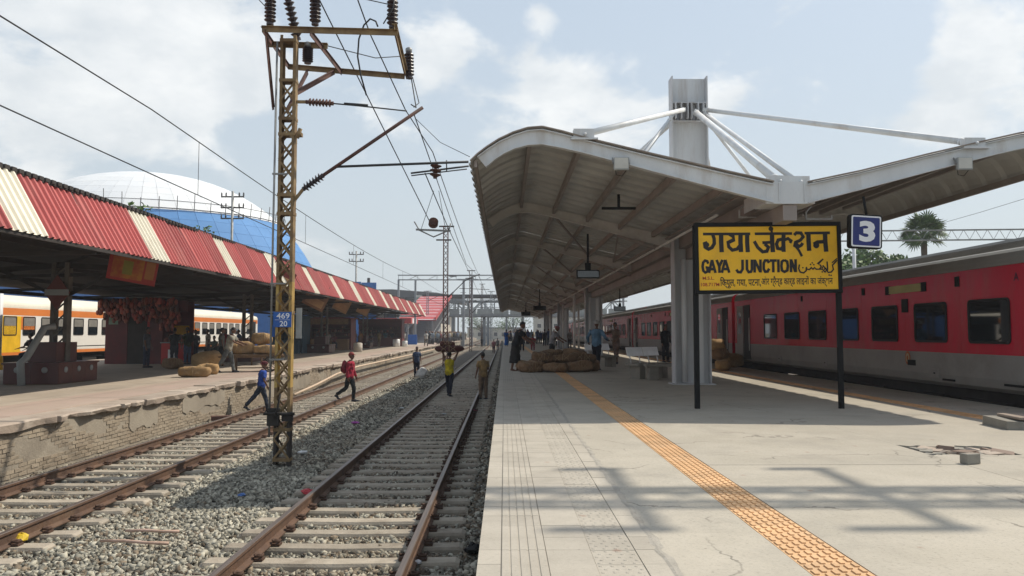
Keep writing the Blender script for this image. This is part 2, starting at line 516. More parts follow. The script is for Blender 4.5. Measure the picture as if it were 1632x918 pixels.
def fk(p):
    J = {}
    lean = p['lean']
    up = Vector((0, math.sin(lean), math.cos(lean)))
    J['pel'] = Vector((0, 0, 0))
    for i, s in enumerate((-1, 1)):
        h = Vector((s * .09, 0, -.05))
        a, k = p['hip'][i], p['knee'][i]
        kn = h + Vector((s * .015, math.sin(a), -math.cos(a))) * .42
        an = kn + Vector((0, math.sin(a - k), -math.cos(a - k))) * .41
        J['hip', s], J['knee', s], J['ank', s] = h, kn, an
        J['toe', s] = an + Vector((s * .02, .17 * math.cos(a - k), -.055 + .12 * math.sin(a - k)))
        sh = up * .46 + Vector((s * .185, 0, 0))
        b, aa, e = p['abd'][i], p['arm'][i], p['elb'][i]
        el = sh + Vector((s * math.sin(b), math.sin(aa) * math.cos(b), -math.cos(aa) * math.cos(b))) * .29
        in_ = -.15 if e < 1 else -.5
        if aa > 2:
            in_ = .9
        wr = el + Vector((s * (math.sin(b) * .4 + in_ * .3), math.sin(aa + e) , -math.cos(aa + e))).normalized() * .25
        J['sh', s], J['el', s], J['wr', s] = sh, el, wr
    J['up'] = up
    J['neck'] = up * .53
    hd = (up * .6 + Vector((0, 0, .4))).normalized()
    J['hd'] = hd
    J['head'] = J['neck'] + up * .05 + hd * .12 + Vector((0, .02, 0))
    low = min(J['ank', s].z for s in (-1, 1)) - .075
    if p.get('seat'):
        low = -p['seat'] - .08
    for k in J:
        if k not in ('up', 'hd'):
            J[k] = J[k] - Vector((0, 0, low))
    return J
def torso(mb, J, e, t0=-.1, t1=.6, sc=1.0, n=14):
    up = J['up']
    fwd = Vector((0, up.z, -up.y))
    prof = [(-.12, .115, .09), (-.06, .15, .11), (.02, .158, .118), (.12, .140, .105), (.22, .145, .108), (.32, .165, .118), (.40, .178, .115), (.46, .165, .095), (.51, .085, .07), (.56, .058, .06), (.64, .055, .058)]
    rs = []
    for t, a, b in prof:
        if t < t0 - 1e-6 or t > t1 + 1e-6:
            continue
        c = J['pel'] + up * t
        rs.append([c + Vector((1, 0, 0)) * ((a + e) * sc * math.cos(2 * math.pi * k / n)) + fwd * ((b + e) * sc * math.sin(2 * math.pi * k / n)) for k in range(n)])
    mb.rings(rs)
def limb(mb, a, b, c, r, n=10):
    p = [a, a.lerp(b, .35), a.lerp(b, .75), b, b.lerp(c, .3), b.lerp(c, .65), c]
    mb.tube(p, r, n)
def hand(mb, J, s):
    w, e = J['wr', s], J['el', s]
    d = (w - e).normalized()
    side = d.cross(Vector((0, 0, 1)))
    side = side.normalized() if side.length > .1 else Vector((0, 1, 0))
    if abs(d.z) > .75:
        side = Vector((0, 1, 0))
        side = (side - d * side.dot(d)).normalized()
    inn = Vector((-s, 0, 0))
    inn = (inn - d * inn.dot(d))
    inn = inn.normalized() if inn.length > .1 else side.cross(d)
    mb.tube([w - d * .02, w + d * .03, w + d * .085], [(.024, .018), (.038, .015), (.038, .012)], 8, up=inn if abs(inn.dot(d)) < .9 else None)
    for i, (o, l) in enumerate(((-.029, .062), (-.010, .074), (.010, .078), (.029, .070))):
        b = w + d * .082 + side * o
        m1 = b + d * l * .5 + inn * .008
        mb.tube([b - d * .015, b, m1, m1 + (d * .7 + inn * .6).normalized() * l * .5], [.009, .009, .008, .006], 5)
    b = w + d * .03 + side * .034
    mb.tube([b - side * .012, b + (side * .8 + d * .6) * .03, b + (side * .6 + d) * .045 + inn * .012], [.011, .010, .007], 5)
def headshape(mb, J):
    hd = J['hd']
    fwd = Vector((0, hd.z, -hd.y))
    M3 = Matrix((Vector((1, 0, 0)), fwd, hd)).transposed()
    c = J['head']
    rs = []
    for z, a, b, y in ((-.125, .02, .02, .05), (-.115, .040, .045, .035), (-.085, .058, .075, .015), (-.04, .068, .09, .0), (0, .074, .096, 0), (.04, .074, .097, -.004), (.075, .064, .083, -.006), (.10, .042, .055, -.006), (.112, .012, .016, -.006)):
        rs.append([c + M3 @ Vector((a * math.cos(2 * math.pi * k / 14), y + b * math.sin(2 * math.pi * k / 14), z)) for k in range(14)])
    mb.rings(rs)
    mb.tube([c + M3 @ Vector((0, .088, .012)), c + M3 @ Vector((0, .112, -.03)), c + M3 @ Vector((0, .092, -.042))], [.010, .017, .012], 7)
    for s in (-1, 1):
        mb.ell(c + M3 @ Vector((s * .077, -.005, -.01)), (.010, .022, .032), 8, 6, M3=M3)
    mb.tube([c + M3 @ Vector((-.024, .086, -.068)), c + M3 @ Vector((0, .094, -.068)), c + M3 @ Vector((.024, .086, -.068))], [.006, .010, .006], 6)
    return c, M3
def person(label, loc, face, pose='stand', h=1.68, top=(.3, .3, .3), bottom=(.03, .03, .04), hair='short', sleeve='short', legs='trousers', detail=0, skin=None, group=None, seat=None, headcol=(.4, .05, .05), cat='person', over=None):
    p = dict(POSES[pose])
    if over:
        p.update(over)
    if seat:
        p['seat'] = seat
    J = fk(p)
    s = h / 1.70
    vox = .012 if detail else .022
    o = obj('person', bpy.data.meshes.new('person'), None, loc, (0, 0, face))
    o.scale = (s, s, s)
    tag(o, label, cat, group)
    body = MB()
    torso(body, J, 0)
    headshape(body, J)
    extra = MB()
    for sd in (-1, 1):
        limb(body, J['hip', sd], J['knee', sd], J['ank', sd], [.085, .088, .068, .056, .058, .046, .036])
        limb(body, J['sh', sd], J['el', sd], J['wr', sd], [.052, .05, .043, .038, .04, .033, .025])
        a, t = J['ank', sd], J['toe', sd]
        f = (t - a).normalized()
        body.tube([a + Vector((0, -.045, -.03)), a.lerp(t, .35) + Vector((0, 0, -.02)), t + Vector((0, -.02, .008)), t + Vector((0, .03, .0))], [(.034, .04), (.042, .038), (.046, .026), (.03, .014)], 8, up=(0, 0, 1))
        if detail:
            hand(extra, J, sd)
        else:
            d = (J['wr', sd] - J['el', sd]).normalized()
            body.tube([J['wr', sd], J['wr', sd] + d * .08, J['wr', sd] + d * .15], [(.025, .02), (.038, .018), (.02, .012)], 6)
    QUEUE.append((body, vox, o, skin or skinM, extra, None))
    def part(nm, mb, mat, v=vox):
        q = obj(nm, bpy.data.meshes.new(nm), o)
        QUEUE.append((mb, v, q, mat, None, None))
        return q
    sh = MB()
    if legs == 'sari':
        torso(sh, J, .02, .1, .5)
    else:
        torso(sh, J, .022, -.12 if legs != 'vest' else -.06, .51, 1.04)
    if legs != 'shirtless':
        for sd in (-1, 1):
            if sleeve == 'short':
                sh.tube([J['sh', sd] + Vector((-sd * .03, 0, .01)), J['sh', sd].lerp(J['el', sd], .4), J['sh', sd].lerp(J['el', sd], .75)], [.07, .068, .066], 10)
            elif sleeve == 'long':
                limb(sh, J['sh', sd], J['el', sd], J['wr', sd], [.072, .068, .06, .056, .054, .048, .043])
        part('shirt', sh, cloth(top))
    tr = MB()
    if legs in ('lungi', 'sari'):
        zb = min(J['ank', -1].z, J['ank', 1].z) + (.04 if legs == 'sari' else .2)
        c0 = J['pel']
        rs = []
        n = 18
        for k, t in enumerate((0, .15, .4, .7, 1)):
            z = c0.z + .1 + (zb - c0.z - .1) * t
            yy = (J['ank', -1].y + J['ank', 1].y) / 2 * t
            rs.append([Vector(((.165 + .06 * t) * math.cos(a) * (1 + .07 * t * math.sin(5 * a)), yy + (.13 + .07 * t) * math.sin(a) * (1 + .08 * t * math.cos(7 * a)), z)) for a in [2 * math.pi * i / n for i in range(n)]])
        tr.rings(rs)
        if legs == 'sari':
            tr.tube([J['pel'] + Vector((.15, .1, .05)), J['pel'] + Vector((0, .13, .28)), J['sh', -1] + Vector((.03, .05, .06)), J['sh', -1] + Vector((.0, -.13, -.02)), J['pel'] + Vector((-.1, -.16, .0))], [(.10, .03), (.11, .03), (.09, .03), (.1, .03), (.12, .03)], 8)
        part('wrap', tr, cloth(bottom))
    elif legs == 'shorts':
        torso(tr, J, .018, -.12, .1)
        for sd in (-1, 1):
            tr.tube([J['hip', sd], J['hip', sd].lerp(J['knee', sd], .5), J['hip', sd].lerp(J['knee', sd], .95)], [.1, .1, .095], 10)
        part('shorts', tr, cloth(bottom))
    else:
        torso(tr, J, .014, -.12, .1)
        for sd in (-1, 1):
            limb(tr, J['hip', sd], J['knee', sd], J['ank', sd].lerp(J['knee', sd], .03), [.1, .1, .085, .075, .074, .066, .060])
        part('trousers', tr, cloth(bottom))
        for sd in (-1, 1):
            a, t = J['ank', sd], J['toe', sd]
            sm = MB()
            sm.tube([a + Vector((0, -.06, -.035)), a.lerp(t, .35) + Vector((0, 0, -.022)), t + Vector((0, -.02, .008)), t + Vector((0, .045, .0))], [(.042, .043), (.05, .046), (.054, .034), (.036, .018)], 10, up=(0, 0, 1))
            if detail:
                sm.build('shoe', darkcloth, o)
    hm = MB()
    c, hd = J['head'], J['hd']
    fwd = Vector((0, hd.z, -hd.y))
    M3 = Matrix((Vector((1, 0, 0)), fwd, hd)).transposed()
    rs = []
    n = 16
    scl = 1.07 if hair == 'short' else 1.16
    for i in range(8):
        ring = []
        for j in range(n):
            a = 2 * math.pi * j / n
            front = .5 + .5 * math.sin(a)
            mx = rad(118 - 62 * front ** 1.3) if hair in ('short', 'long') else rad(95 - 18 * front)
            t = .04 + (mx - .04) * i / 7
            ring.append(c + M3 @ Vector((.076 * scl * math.sin(t) * math.cos(a), -.004 + .098 * scl * math.sin(t) * math.sin(a), .005 + .112 * scl * math.cos(t))))
        rs.append(ring)
    hm.rings(rs[::-1])
    if hair == 'long':
        hm.tube([c + M3 @ Vector((0, -.085, 0)), c + M3 @ Vector((0, -.11, -.1)), c + M3 @ Vector((0, -.1, -.22))], [.04, .035, .02], 8)
    if hair == 'turban':
        for q in range(3):
            hm.tube([c + M3 @ Vector((.088 * math.cos(a), .105 * math.sin(a), .035 + .025 * q + .012 * math.sin(a * 2 + q))) for a in [2 * math.pi * i / 14 for i in range(15)]], .024, 7)
    if hair == 'cap':
        hm.rings([[c + M3 @ Vector((x, y, .035 - (y - .08) * .15 + dz)) for x, y in ((-.06, .07), (-.05, .13), (0, .16), (.05, .13), (.06, .07), (0, .09))] for dz in (0, .012)])
    hm.build('hair' if hair in ('short', 'long') else ('turban' if hair == 'turban' else 'cap'), hairM if hair in ('short', 'long') else cloth(headcol), o)
    if detail:
        em = MB()
        for sd in (-1, 1):
            em.ell(c + M3 @ Vector((sd * .030, .088, .012)), (.013, .007, .006), 8, 6, M3=M3)
            em.bar(c + M3 @ Vector((sd * .016, .095, .032)), c + M3 @ Vector((sd * .046, .084, .032)), .006, .006)
        em.build('eyes', hairM, o)
    return o
def flush_people():
    tmp = bpy.data.scenes.new('workshop')
    made = []
    for mb, vox, o, mat, extra, _ in QUEUE:
        me = mb.mesh('raw', mat)
        q = bpy.data.objects.new('raw', me)
        tmp.collection.objects.link(q)
        m = q.modifiers.new('r', 'REMESH')
        m.mode = 'VOXEL'
        m.voxel_size = vox
        m.use_smooth_shade = True
        k = q.modifiers.new('s', 'SMOOTH')
        k.factor, k.iterations = .5, 3
        made.append((q, o, mat, extra))
    vl = tmp.view_layers[0]
    vl.update()
    dg = vl.depsgraph
    for q, o, mat, extra in made:
        me = bpy.data.meshes.new_from_object(q.evaluated_get(dg))
        if extra and extra.v:
            n = len(me.vertices)
            co = np.empty(n * 3, dtype=np.float32)
            me.vertices.foreach_get('co', co)
            vs = [tuple(x) for x in co.reshape(-1, 3).tolist()] + [tuple(v) for v in extra.v]
            fs = [tuple(p.vertices) for p in me.polygons] + [tuple(i + n for i in f) for f in extra.f]
            m2 = bpy.data.meshes.new(o.name)
            m2.from_pydata(vs, [], fs)
            m2.polygons.foreach_set('use_smooth', [True] * len(fs))
            me = m2
        if o.name.split('.')[0] in ('shirt', 'trousers', 'wrap', 'shorts') and len(me.vertices):
            nv = len(me.vertices)
            co, no = np.empty(nv * 3, np.float32), np.empty(nv * 3, np.float32)
            me.vertices.foreach_get('co', co)
            me.vertex_normals.foreach_get('vector', no)
            co, no = co.reshape(-1, 3), no.reshape(-1, 3)
            sd = hash(o.name) % 17
            a_ = np.sin(co[:, 2] * 31 + np.sin(co[:, 0] * 19 + sd) * 2.1 + co[:, 1] * 13) * np.sin(co[:, 0] * 23 + co[:, 2] * 9 + sd)
            co = co + no * ((a_ * .009)[:, None])
            me.vertices.foreach_set('co', co.astype(np.float32).ravel())
            me.update()
        me.name = o.name
        me.materials.clear()
        me.materials.append(mat)
        o.data = me
    for q, *_ in made:
        bpy.data.objects.remove(q)
    bpy.data.scenes.remove(tmp)
    QUEUE.clear()
# ------------------------------------------------------------------ ground, trackbeds, platforms
RT = -0.90                      # rail top
ST = RT - 0.172                 # sleeper top
LZ, LX = -0.15, -8.22           # left platform level and edge
def sheet(name, x0, y0, x1, y1, z, mat):
    return structure(MB().add([(x0, y0, z), (x1, y0, z), (x1, y1, z), (x0, y1, z)], [(0, 1, 2, 3)]), name, mat)
sheet('ground', -1500, -60, 1500, 2500, -1.42, earthM)
sheet('trackbed', LX + .05, -6, -.1, 400, -1.158, bedM)
sheet('trackbed', 9.2, -6, 20, 400, -1.13, bedM)
sheet('trackbed', -34, -6, -22.8, 400, -1.13, bedM)
# loose ballast
def stones(name, rng, label=None):
    base = np.array([(x, y, z) for z in (-1, 1) for y in (-1, 1) for x in (-1, 1)]) * .72
    fc = np.array([(0, 2, 3), (0, 3, 1), (4, 5, 7), (4, 7, 6), (0, 1, 5), (0, 5, 4), (1, 3, 7), (1, 7, 5), (3, 2, 6), (3, 6, 7), (2, 0, 4), (2, 4, 6)])
    P, Rr = [], []
    for (x0, x1, y0, y1, dens, r0, r1) in rng:
        n = int((x1 - x0) * (y1 - y0) * dens)
        x, y = NP.uniform(x0, x1, n), NP.uniform(y0, y1, n)
        keep = (x > -(y + 2) * .72 - .6)
        for cx in (-1.86, -6.55):
            on = (np.abs(x - cx) < 1.36) & (np.abs(((y - 3.0) / .6 + .5) % 1 - .5) * .6 < .14)
            keep &= ~(on & (NP.random(n) > .05))
            for sx in (-.8725, .8725):
                keep &= ~(np.abs(x - cx - sx) < .085)
        x, y = x[keep], y[keep]
        r = NP.uniform(r0, r1, len(x)) * np.where(NP.random(len(x)) < .12, .6, 1)
        near_cx = np.minimum(np.abs(x + 1.86), np.abs(x + 6.55))
        z = -1.150 + NP.uniform(-.012, .028, len(x)) + np.where(near_cx < 1.45, .0, .022) + .018 * np.sin(x * 3 + y * 1.7) * np.cos(y * 1.1)
        P.append(np.stack([x, y, z], 1))
        Rr.append(r)
    P, Rr = np.concatenate(P), np.concatenate(Rr)
    n = len(P)
    V = base[None] * (1 + NP.uniform(-.5, .36, (n, 8, 1))) + NP.uniform(-.28, .28, (n, 8, 3))
    V = V * NP.uniform(.6, 1.3, (n, 1, 3))
    a = NP.uniform(0, 6.28, n)
    b = NP.uniform(-.8, .8, n)
    c, s_ = np.cos(a)[:, None], np.sin(a)[:, None]
    cb, sb = np.cos(b)[:, None], np.sin(b)[:, None]
    y2, z2 = V[..., 1] * cb - V[..., 2] * sb, V[..., 1] * sb + V[..., 2] * cb
    V = np.stack([V[..., 0] * c - y2 * s_, V[..., 0] * s_ + y2 * c, z2], -1) * Rr[:, None, None] + P[:, None]
    me = bpy.data.meshes.new(name)
    me.vertices.add(n * 8)
    me.vertices.foreach_set('co', V.astype(np.float32).ravel())
    fi = (fc[None] + (np.arange(n) * 8)[:, None, None]).reshape(-1, 3)
    me.loops.add(len(fi) * 3)
    me.polygons.add(len(fi))
    me.loops.foreach_set('vertex_index', fi.astype(np.int32).ravel())
    me.polygons.foreach_set('loop_start', (np.arange(len(fi)) * 3).astype(np.int32))
    me.polygons.foreach_set('loop_total', np.full(len(fi), 3, np.int32))
    me.update(calc_edges=True)
    me.materials.append(stoneM)
    me.materials.append(stainM)
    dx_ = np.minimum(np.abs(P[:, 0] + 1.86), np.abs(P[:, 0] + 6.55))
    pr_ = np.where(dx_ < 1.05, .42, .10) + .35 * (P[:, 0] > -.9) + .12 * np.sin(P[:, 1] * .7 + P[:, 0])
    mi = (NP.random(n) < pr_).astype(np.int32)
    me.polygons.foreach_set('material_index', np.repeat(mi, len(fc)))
    o = obj(name, me)
    return tag(o, kind='stuff')
stones('ballast', [(LX + .1, -.2, 3.6, 11, 1000, .017, .037), (LX + .1, -.2, 11, 19, 700, .02, .039), (LX + .1, -.2, 19, 32, 280, .026, .045), (LX + .1, -.2, 32, 55, 60, .034, .05)])
# tracks
def rail_mesh(y0, y1):
    pr = [(-.07, -.172), (.07, -.172), (.07, -.158), (.012, -.135), (.012, -.045), (.035, -.035), (.035, -.006), (.028, 0), (-.028, 0), (-.035, -.006), (-.035, -.035), (-.012, -.045), (-.012, -.135), (-.07, -.158)]
    mb = MB()
    ys = [y0 + (y1 - y0) * i / 12 for i in range(13)]
    mb.rings([[(x, y, z) for x, z in pr] for y in ys], 0, False)
    n = len(pr)
    for i, f in enumerate(mb.f):
        zs = [mb.v[k][2] for k in f]
        if min(zs) > -.0065 and len(f) == 4:
            mb.m[i] = 1
    return mb.mesh('rail', [rustM, headM])
sl_mb = MB()
prof = [(-1.375, 0), (-1.33, .0), (-.6, -.008), (0, -.016), (.6, -.008), (1.33, 0), (1.375, 0)]
rs = []
for x, dz in prof:
    e = .02 if abs(x) > 1.36 else 0
    rs.append([(x, -.135, ST - .2), (x, .135, ST - .2), (x, .118, ST + dz - .03 - e), (x, .100 - e, ST + dz - e), (x, -.100 + e, ST + dz - e), (x, -.118, ST + dz - .03 - e)])
sl_mb.rings(rs, 0, False)
sleeper_me = sl_mb.mesh('sleeper', sleeperM)
cm = MB()
cm.box(-.05, -.055, ST, .05, .055, ST + .022)
cm.tube([(-.03, -.05, ST + .03), (.03, -.04, ST + .05), (.045, .0, ST + .055), (.03, .045, ST + .05), (-.035, .03, ST + .045), (-.04, -.01, ST + .06)], .016, 5)
clip_me = cm.mesh('rail_clip', clipM)
for cx, lab in ((-1.86, 'railway track running beside the right platform edge, mostly in shade'), (-6.55, 'sunlit railway track running beside the brick wall of the left platform')):
    t = thing('railway_track', lab, 'railway track', (cx, 3.0, 0), group='railway tracks')
    for sx in (-.8725, .8725):
        obj('rail', rail_mesh(-8, 240), t, (sx, 0, RT))
    for i in range(-2, 230):
        s_ = obj('sleeper', sleeper_me, t, (R.uniform(-.015, .015), i * .6 + R.uniform(-.012, .012), R.uniform(-.006, .004)), (0, 0, R.uniform(-.006, .006)))
        if -1 < i < 36:
            for rx in (-.8725, .8725):
                for sg in (-1, 1):
                    obj('rail_clip', clip_me, s_, (rx + sg * .10, 0, 0), (0, 0, 0 if sg < 0 else math.pi))
# far tracks under the trains (rails only)
for cx, lab in ((11.09, 'railway track in shadow under the red coaches'), (-25.15, 'railway track under the white and orange coaches')):
    t = thing('railway_track', lab, 'railway track', (cx, 3.0, 0), group='railway tracks')
    for sx in (-.8725, .8725):
        obj('rail', rail_mesh(-8, 240), t, (sx, 0, RT - .11))
# right platform
HOLE = (4.76, 8.6, 5.78, 9.36)
plat = tag(obj('platform', None, None, (0, 0, 0)), kind='structure')
body = MB()
body.box(-.12, 1, -1.5, 9.32, HOLE[1] - .3, -.034)
body.box(-.12, HOLE[3] + .3, -1.5, 9.32, 230, -.034)
body.box(-.12, HOLE[1] - .3, -1.5, HOLE[0] - .3, HOLE[3] + .3, -.034)
body.box(HOLE[2] + .3, HOLE[1] - .3, -1.5, 9.32, HOLE[3] + .3, -.034)
body.box(HOLE[0] - .3, HOLE[1] - .3, -1.5, HOLE[2] + .3, HOLE[3] + .3, -.11)
body.build('platform_base', platside, plat)
MB().add([(-.11, 1, -.011), (.97, 1, -.011), (.97, 120, -.011), (-.11, 120, -.011)], [(0, 1, 2, 3)]).build('tile_bedding', M('tile_bedding', (.30, .275, .235), None, .9), plat)
tilecols = [(-.16, -.02, 0), (-.02, .26, 1), (.26, .54, 0), (.54, .82, 2), (.82, .966, 0)]
def tile_mesh(w, l, kind):
    mb = MB()
    g = .0016
    mb.box(g, g, -.03, w - g, l - g, 0 if kind == 0 else -.004)
    if kind == 1:
        for k in range(5):
            x = w * (k + .5) / 5
            mb.box(x - .022, g, -.0045, x + .022, l - g, .0005)
    if kind == 2:
        for i in range(4):
            for j in range(5):
                x, y = w * (i + .5) / 4 + (.012 if j % 2 else -.012), l * (j + .5) / 5
                mb.lathe([(.016, -.0045), (.010, -.0005)], (x, y, 0), 6, smooth=False)
    if kind == 3:
        for i in range(6):
            x = w * (i + .5) / 6
            for j in range(3):
                y = l * (j + .5) / 3 + (.02 if i % 2 else -.02)
                mb.box(x - .013, y - .034, -.0045, x + .013, y + .034, .004)
    return mb.mesh('paving_tile' if kind < 3 else 'tactile_tile', orangeM if kind == 3 else tileM)
Y0 = 2.8
for (xa, xb, k) in tilecols:
    me = tile_mesh(xb - xa, .3, k)
    for r_ in range(60):
        obj('paving_tile', me, plat, (xa, Y0 + r_ * .3, R.uniform(-.0012, .0012)))
far = MB()
for (xa, xb, k) in tilecols:
    for r_ in range(60, 560):
        y = Y0 + r_ * .3
        if y > 110:
            break
        if k == 1:
            for q in range(5):
                x = xa + (xb - xa) * q / 5
                far.box(x + .004, y + .004, -.03, x + .052, y + .296, .0)
        else:
            far.box(xa + .004, y + .004, -.03, xb - .004, y + .296, R.uniform(-.002, .001))
tag(far.build('paving_tiles', tileM, plat), kind='stuff')
for (xa, xb, a, b) in ((1.735, 2.085, 2.8, 45), (7.50, 7.85, 8.0, 45)):
    me = tile_mesh(xb - xa, .3, 3)
    for i in range(int((b - a) / .3)):
        obj('tactile_tile', me, plat, (xa, a + i * .3, R.uniform(-.001, .001)))
    n_ = int((b - a) / .3)
    fm = MB()
    for i in range(n_, n_ + 400):
        fm.box(xa + .004, a + i * .3 + .004, -.03, xb - .004, a + i * .3 + .296, 0.001)
    tag(fm.build('tactile_tiles', orangeM, plat), kind='stuff')
for (xa, xb, st) in ((.974, 1.728, 4.1), (2.092, 4.748, 7.6), (4.756, 7.492, 5.9), (7.858, 9.32, 4.4)):
    y = 1.0
    while y < 150:
        l = st * R.uniform(.9, 1.1) if y < 60 else 90
        ye = min(y + l, 170)
        z = -R.uniform(0, .003)
        mb = MB()
        if xa <= HOLE[0] and xb >= HOLE[2] and y < HOLE[3] and ye > HOLE[1]:
            if y > HOLE[1] - .1:
                y = HOLE[1] - .2
            ye = max(ye, HOLE[3] + .4)
            n_ = 9
            jag = [(HOLE[0] + (HOLE[2] - HOLE[0]) * i / n_) for i in range(n_ + 1)]
            lowj = [HOLE[1] + R.uniform(-.05, .12) for _ in jag]
            upj = [HOLE[3] + R.uniform(-.14, .05) - .12 * i / n_ for i, _ in enumerate(jag)]
            mb.prism([(xa, y), (xb, y), (xb, HOLE[1])] + [(x, q) for x, q in reversed(list(zip(jag, lowj)))] + [(xa, HOLE[1])], z - .03, z, 'z')
            mb.prism([(xa, HOLE[3])] + [(x, q) for x, q in zip(jag, upj)] + [(xb, HOLE[3]), (xb, ye), (xa, ye)], z - .03, z, 'z')
            mb.box(HOLE[2], HOLE[1], z - .03, xb, HOLE[3], z - .0005)
        else:
            mb.box(xa, y + .004, -.034 + .001, xb, ye - .004, z)
        mb.build('paving_slab', concrete, plat)
        y = ye
# cracked mortar strip where tiles meet the slabs
ms = MB()
rows = []
y = 1.0
while y < 60:
    a_ = .972 + R.uniform(-.010, .008)
    rows.append([(a_ - .012 - R.uniform(0, .02), y, .0005), (a_, y, .004), (a_ + .012 + R.uniform(0, .035), y, .0008)])
    y += R.uniform(.05, .16)
ms.rings(rows, 0, False, False, False)
ms.build('mortar_strip', M('strip_mortar', (.40, .365, .31), (.31, .285, .24), .9, scale=6, bump=.6, bscale=30, dirt=(.16, .145, .12), dscale=4, damt=.6), plat)
# left platform
lp = tag(obj('platform', None, None, (0, 0, 0)), kind='structure')
MB().box(-22.9, -6, -1.5, LX - .09, 230, LZ - .045).build('platform_base', mortarM, lp)
# brick facing, dusty and partly plastered
bmesh_ = MB()
bmesh_.box(-.05, .004, .004, .0, .226, .071)
bm2 = MB()
for k in range(3):
    mb = MB()
    j = lambda a: R.uniform(-a, a)
    v = [(-.05, .004, .004), (j(.004), .005 + abs(j(.004)), .005 + abs(j(.004))), (j(.006), .224 - abs(j(.006)), .006 + abs(j(.006))), (-.05, .226, .004), (-.05, .004, .071), (j(.006), .006 + abs(j(.006)), .069 - abs(j(.005))), (j(.006), .224 - abs(j(.008)), .069 - abs(j(.006))), (-.05, .226, .071)]
    mb.add(v, [(0, 3, 2, 1), (4, 5, 6, 7), (0, 1, 5, 4), (1, 2, 6, 5), (2, 3, 7, 6)])
    if k == 0:
        bms = []
    bms.append(mb)
bme = [b.mesh('brick', brickM) for b in bms]
courses = [(-1.10 + .076 * k) for k in range(11)]
cnt = 0
joined = MB()
y = 9.0
col = 0
while y < 60:
    for k, z in enumerate(courses):
        yy = y + (.115 if k % 2 else 0)
        pl = math.sin(yy * .9 + 1) + .6 * math.sin(yy * 2.3 + k * .4)
        if (pl > .75 and k > 2) or R.random() < .03:
            continue
        q = R.randrange(3)
        if cnt < 298:
            obj('brick', bme[q], lp, (LX - .076 + R.uniform(-.008, .003), yy, z))
            cnt += 1
        else:
            dx = LX - .076 + R.uniform(-.008, .003)
            joined.add([(a + dx, b + yy, c + z) for a, b, c in bms[q].v], bms[q].f)
    y += .23
tag(joined.build('bricks', brickM, lp), kind='stuff')
# plaster patches over the bricks
pm = MB()
for (ya, yb, za, zb) in ((9, 12.6, -1.0, -.42), (17.2, 18.6, -.8, -.3), (20, 23, -.7, -.32), (27, 33, -.9, -.32), (37, 48, -1.0, -.4)):
    n_ = 12
    top = [(ya + (yb - ya) * i / n_, zb + R.uniform(-.04, .04)) for i in range(n_ + 1)]
    bot = [(ya + (yb - ya) * i / n_, za + R.uniform(-.08, .08)) for i in range(n_ + 1)]
    pm.prism(top + bot[::-1], LX - .095, LX - .066, 'x')
pm.build('plaster', mortarM, lp)
# coping slabs, broken and uneven
y = 7.5
while y < 140:
    l = R.uniform(1.1, 2.6) if y < 60 else 6
    dx, dz, th = R.uniform(-.03, .05), R.uniform(-.025, .015), R.uniform(.11, .17)
    n_ = 9
    fx = [R.uniform(-.05, .03) - (.12 if R.random() < .14 else 0) for _ in range(n_ + 1)]
    mb = MB()
    g = R.uniform(.006, .03)
    rows = []
    for i in range(n_ + 1):
        yy = y + g + (l - 2 * g) * i / n_
        x1 = LX + .05 + dx + fx[i]
        dz2 = R.uniform(-.02, .02)
        rows.append([(LX - .62, yy, LZ + dz), (x1 - .03, yy, LZ + dz + R.uniform(-.012, .004)), (x1, yy, LZ + dz - .03), (x1 - R.uniform(0, .05), yy, LZ - th + dz2), (LX - .62, yy, LZ - th)])
    mb.rings(rows, 0, False)
    mb.build('coping_slab', copeM, lp)
    y += l
for i in range(26):
    for j, (xa, xb, m) in enumerate(((-10.3, -8.84, pinkM), (-12.6, -10.305, leftM), (-22.9, -12.605, leftM))):
        ya = -6 + i * 4.0
        yb = ya + 4.0 if i < 25 else 230
        MB().box(xa + .004, ya + .005, LZ - .04, xb - .004, yb - .005, LZ - R.uniform(0, .004) + .001).build('paving_slab', m, lp)
# ------------------------------------------------------------------ right platform canopy
VX = 4.95
FY = 13.15
BAY = 7.45
NB = 13
TOP = [(.30, 3.93), (1.2, 4.13), (2.4, 4.41), (3.56, 4.69), (3.95, 4.80), (4.30, 4.88), (4.55, 4.86), (4.80, 4.78), (5.05, 4.66), (5.25, 4.53), (5.42, 4.40), (5.54, 4.28)]
BOT = [(.30, 3.60), (1.2, 3.83), (2.4, 4.15), (3.56, 4.46), (3.95, 4.55), (4.30, 4.615), (4.55, 4.60), (4.78, 4.54), (4.97, 4.45), (5.12, 4.35), (5.25, 4.24), (5.27, 4.22)]
can = thing('platform_canopy', 'white steel butterfly canopy with curved lip over the right platform', 'canopy', (VX, FY, 0))
def sgn(sd, d):
    return -d if sd < 0 else d
TOPL, BOTL = TOP, BOT
TOPR = [(.30, 3.93), (1.2, 4.12), (2.4, 4.42), (3.56, 4.69), (3.98, 4.785), (4.25, 4.83), (4.45, 4.82), (4.60, 4.76), (4.72, 4.67), (4.82, 4.54), (4.88, 4.42), (4.92, 4.28)]
BOTR = [(.30, 3.60), (1.2, 3.83), (2.4, 4.15), (3.56, 4.45), (3.90, 4.53), (4.12, 4.575), (4.28, 4.58), (4.42, 4.54), (4.53, 4.45), (4.62, 4.34), (4.68, 4.24), (4.70, 4.22)]
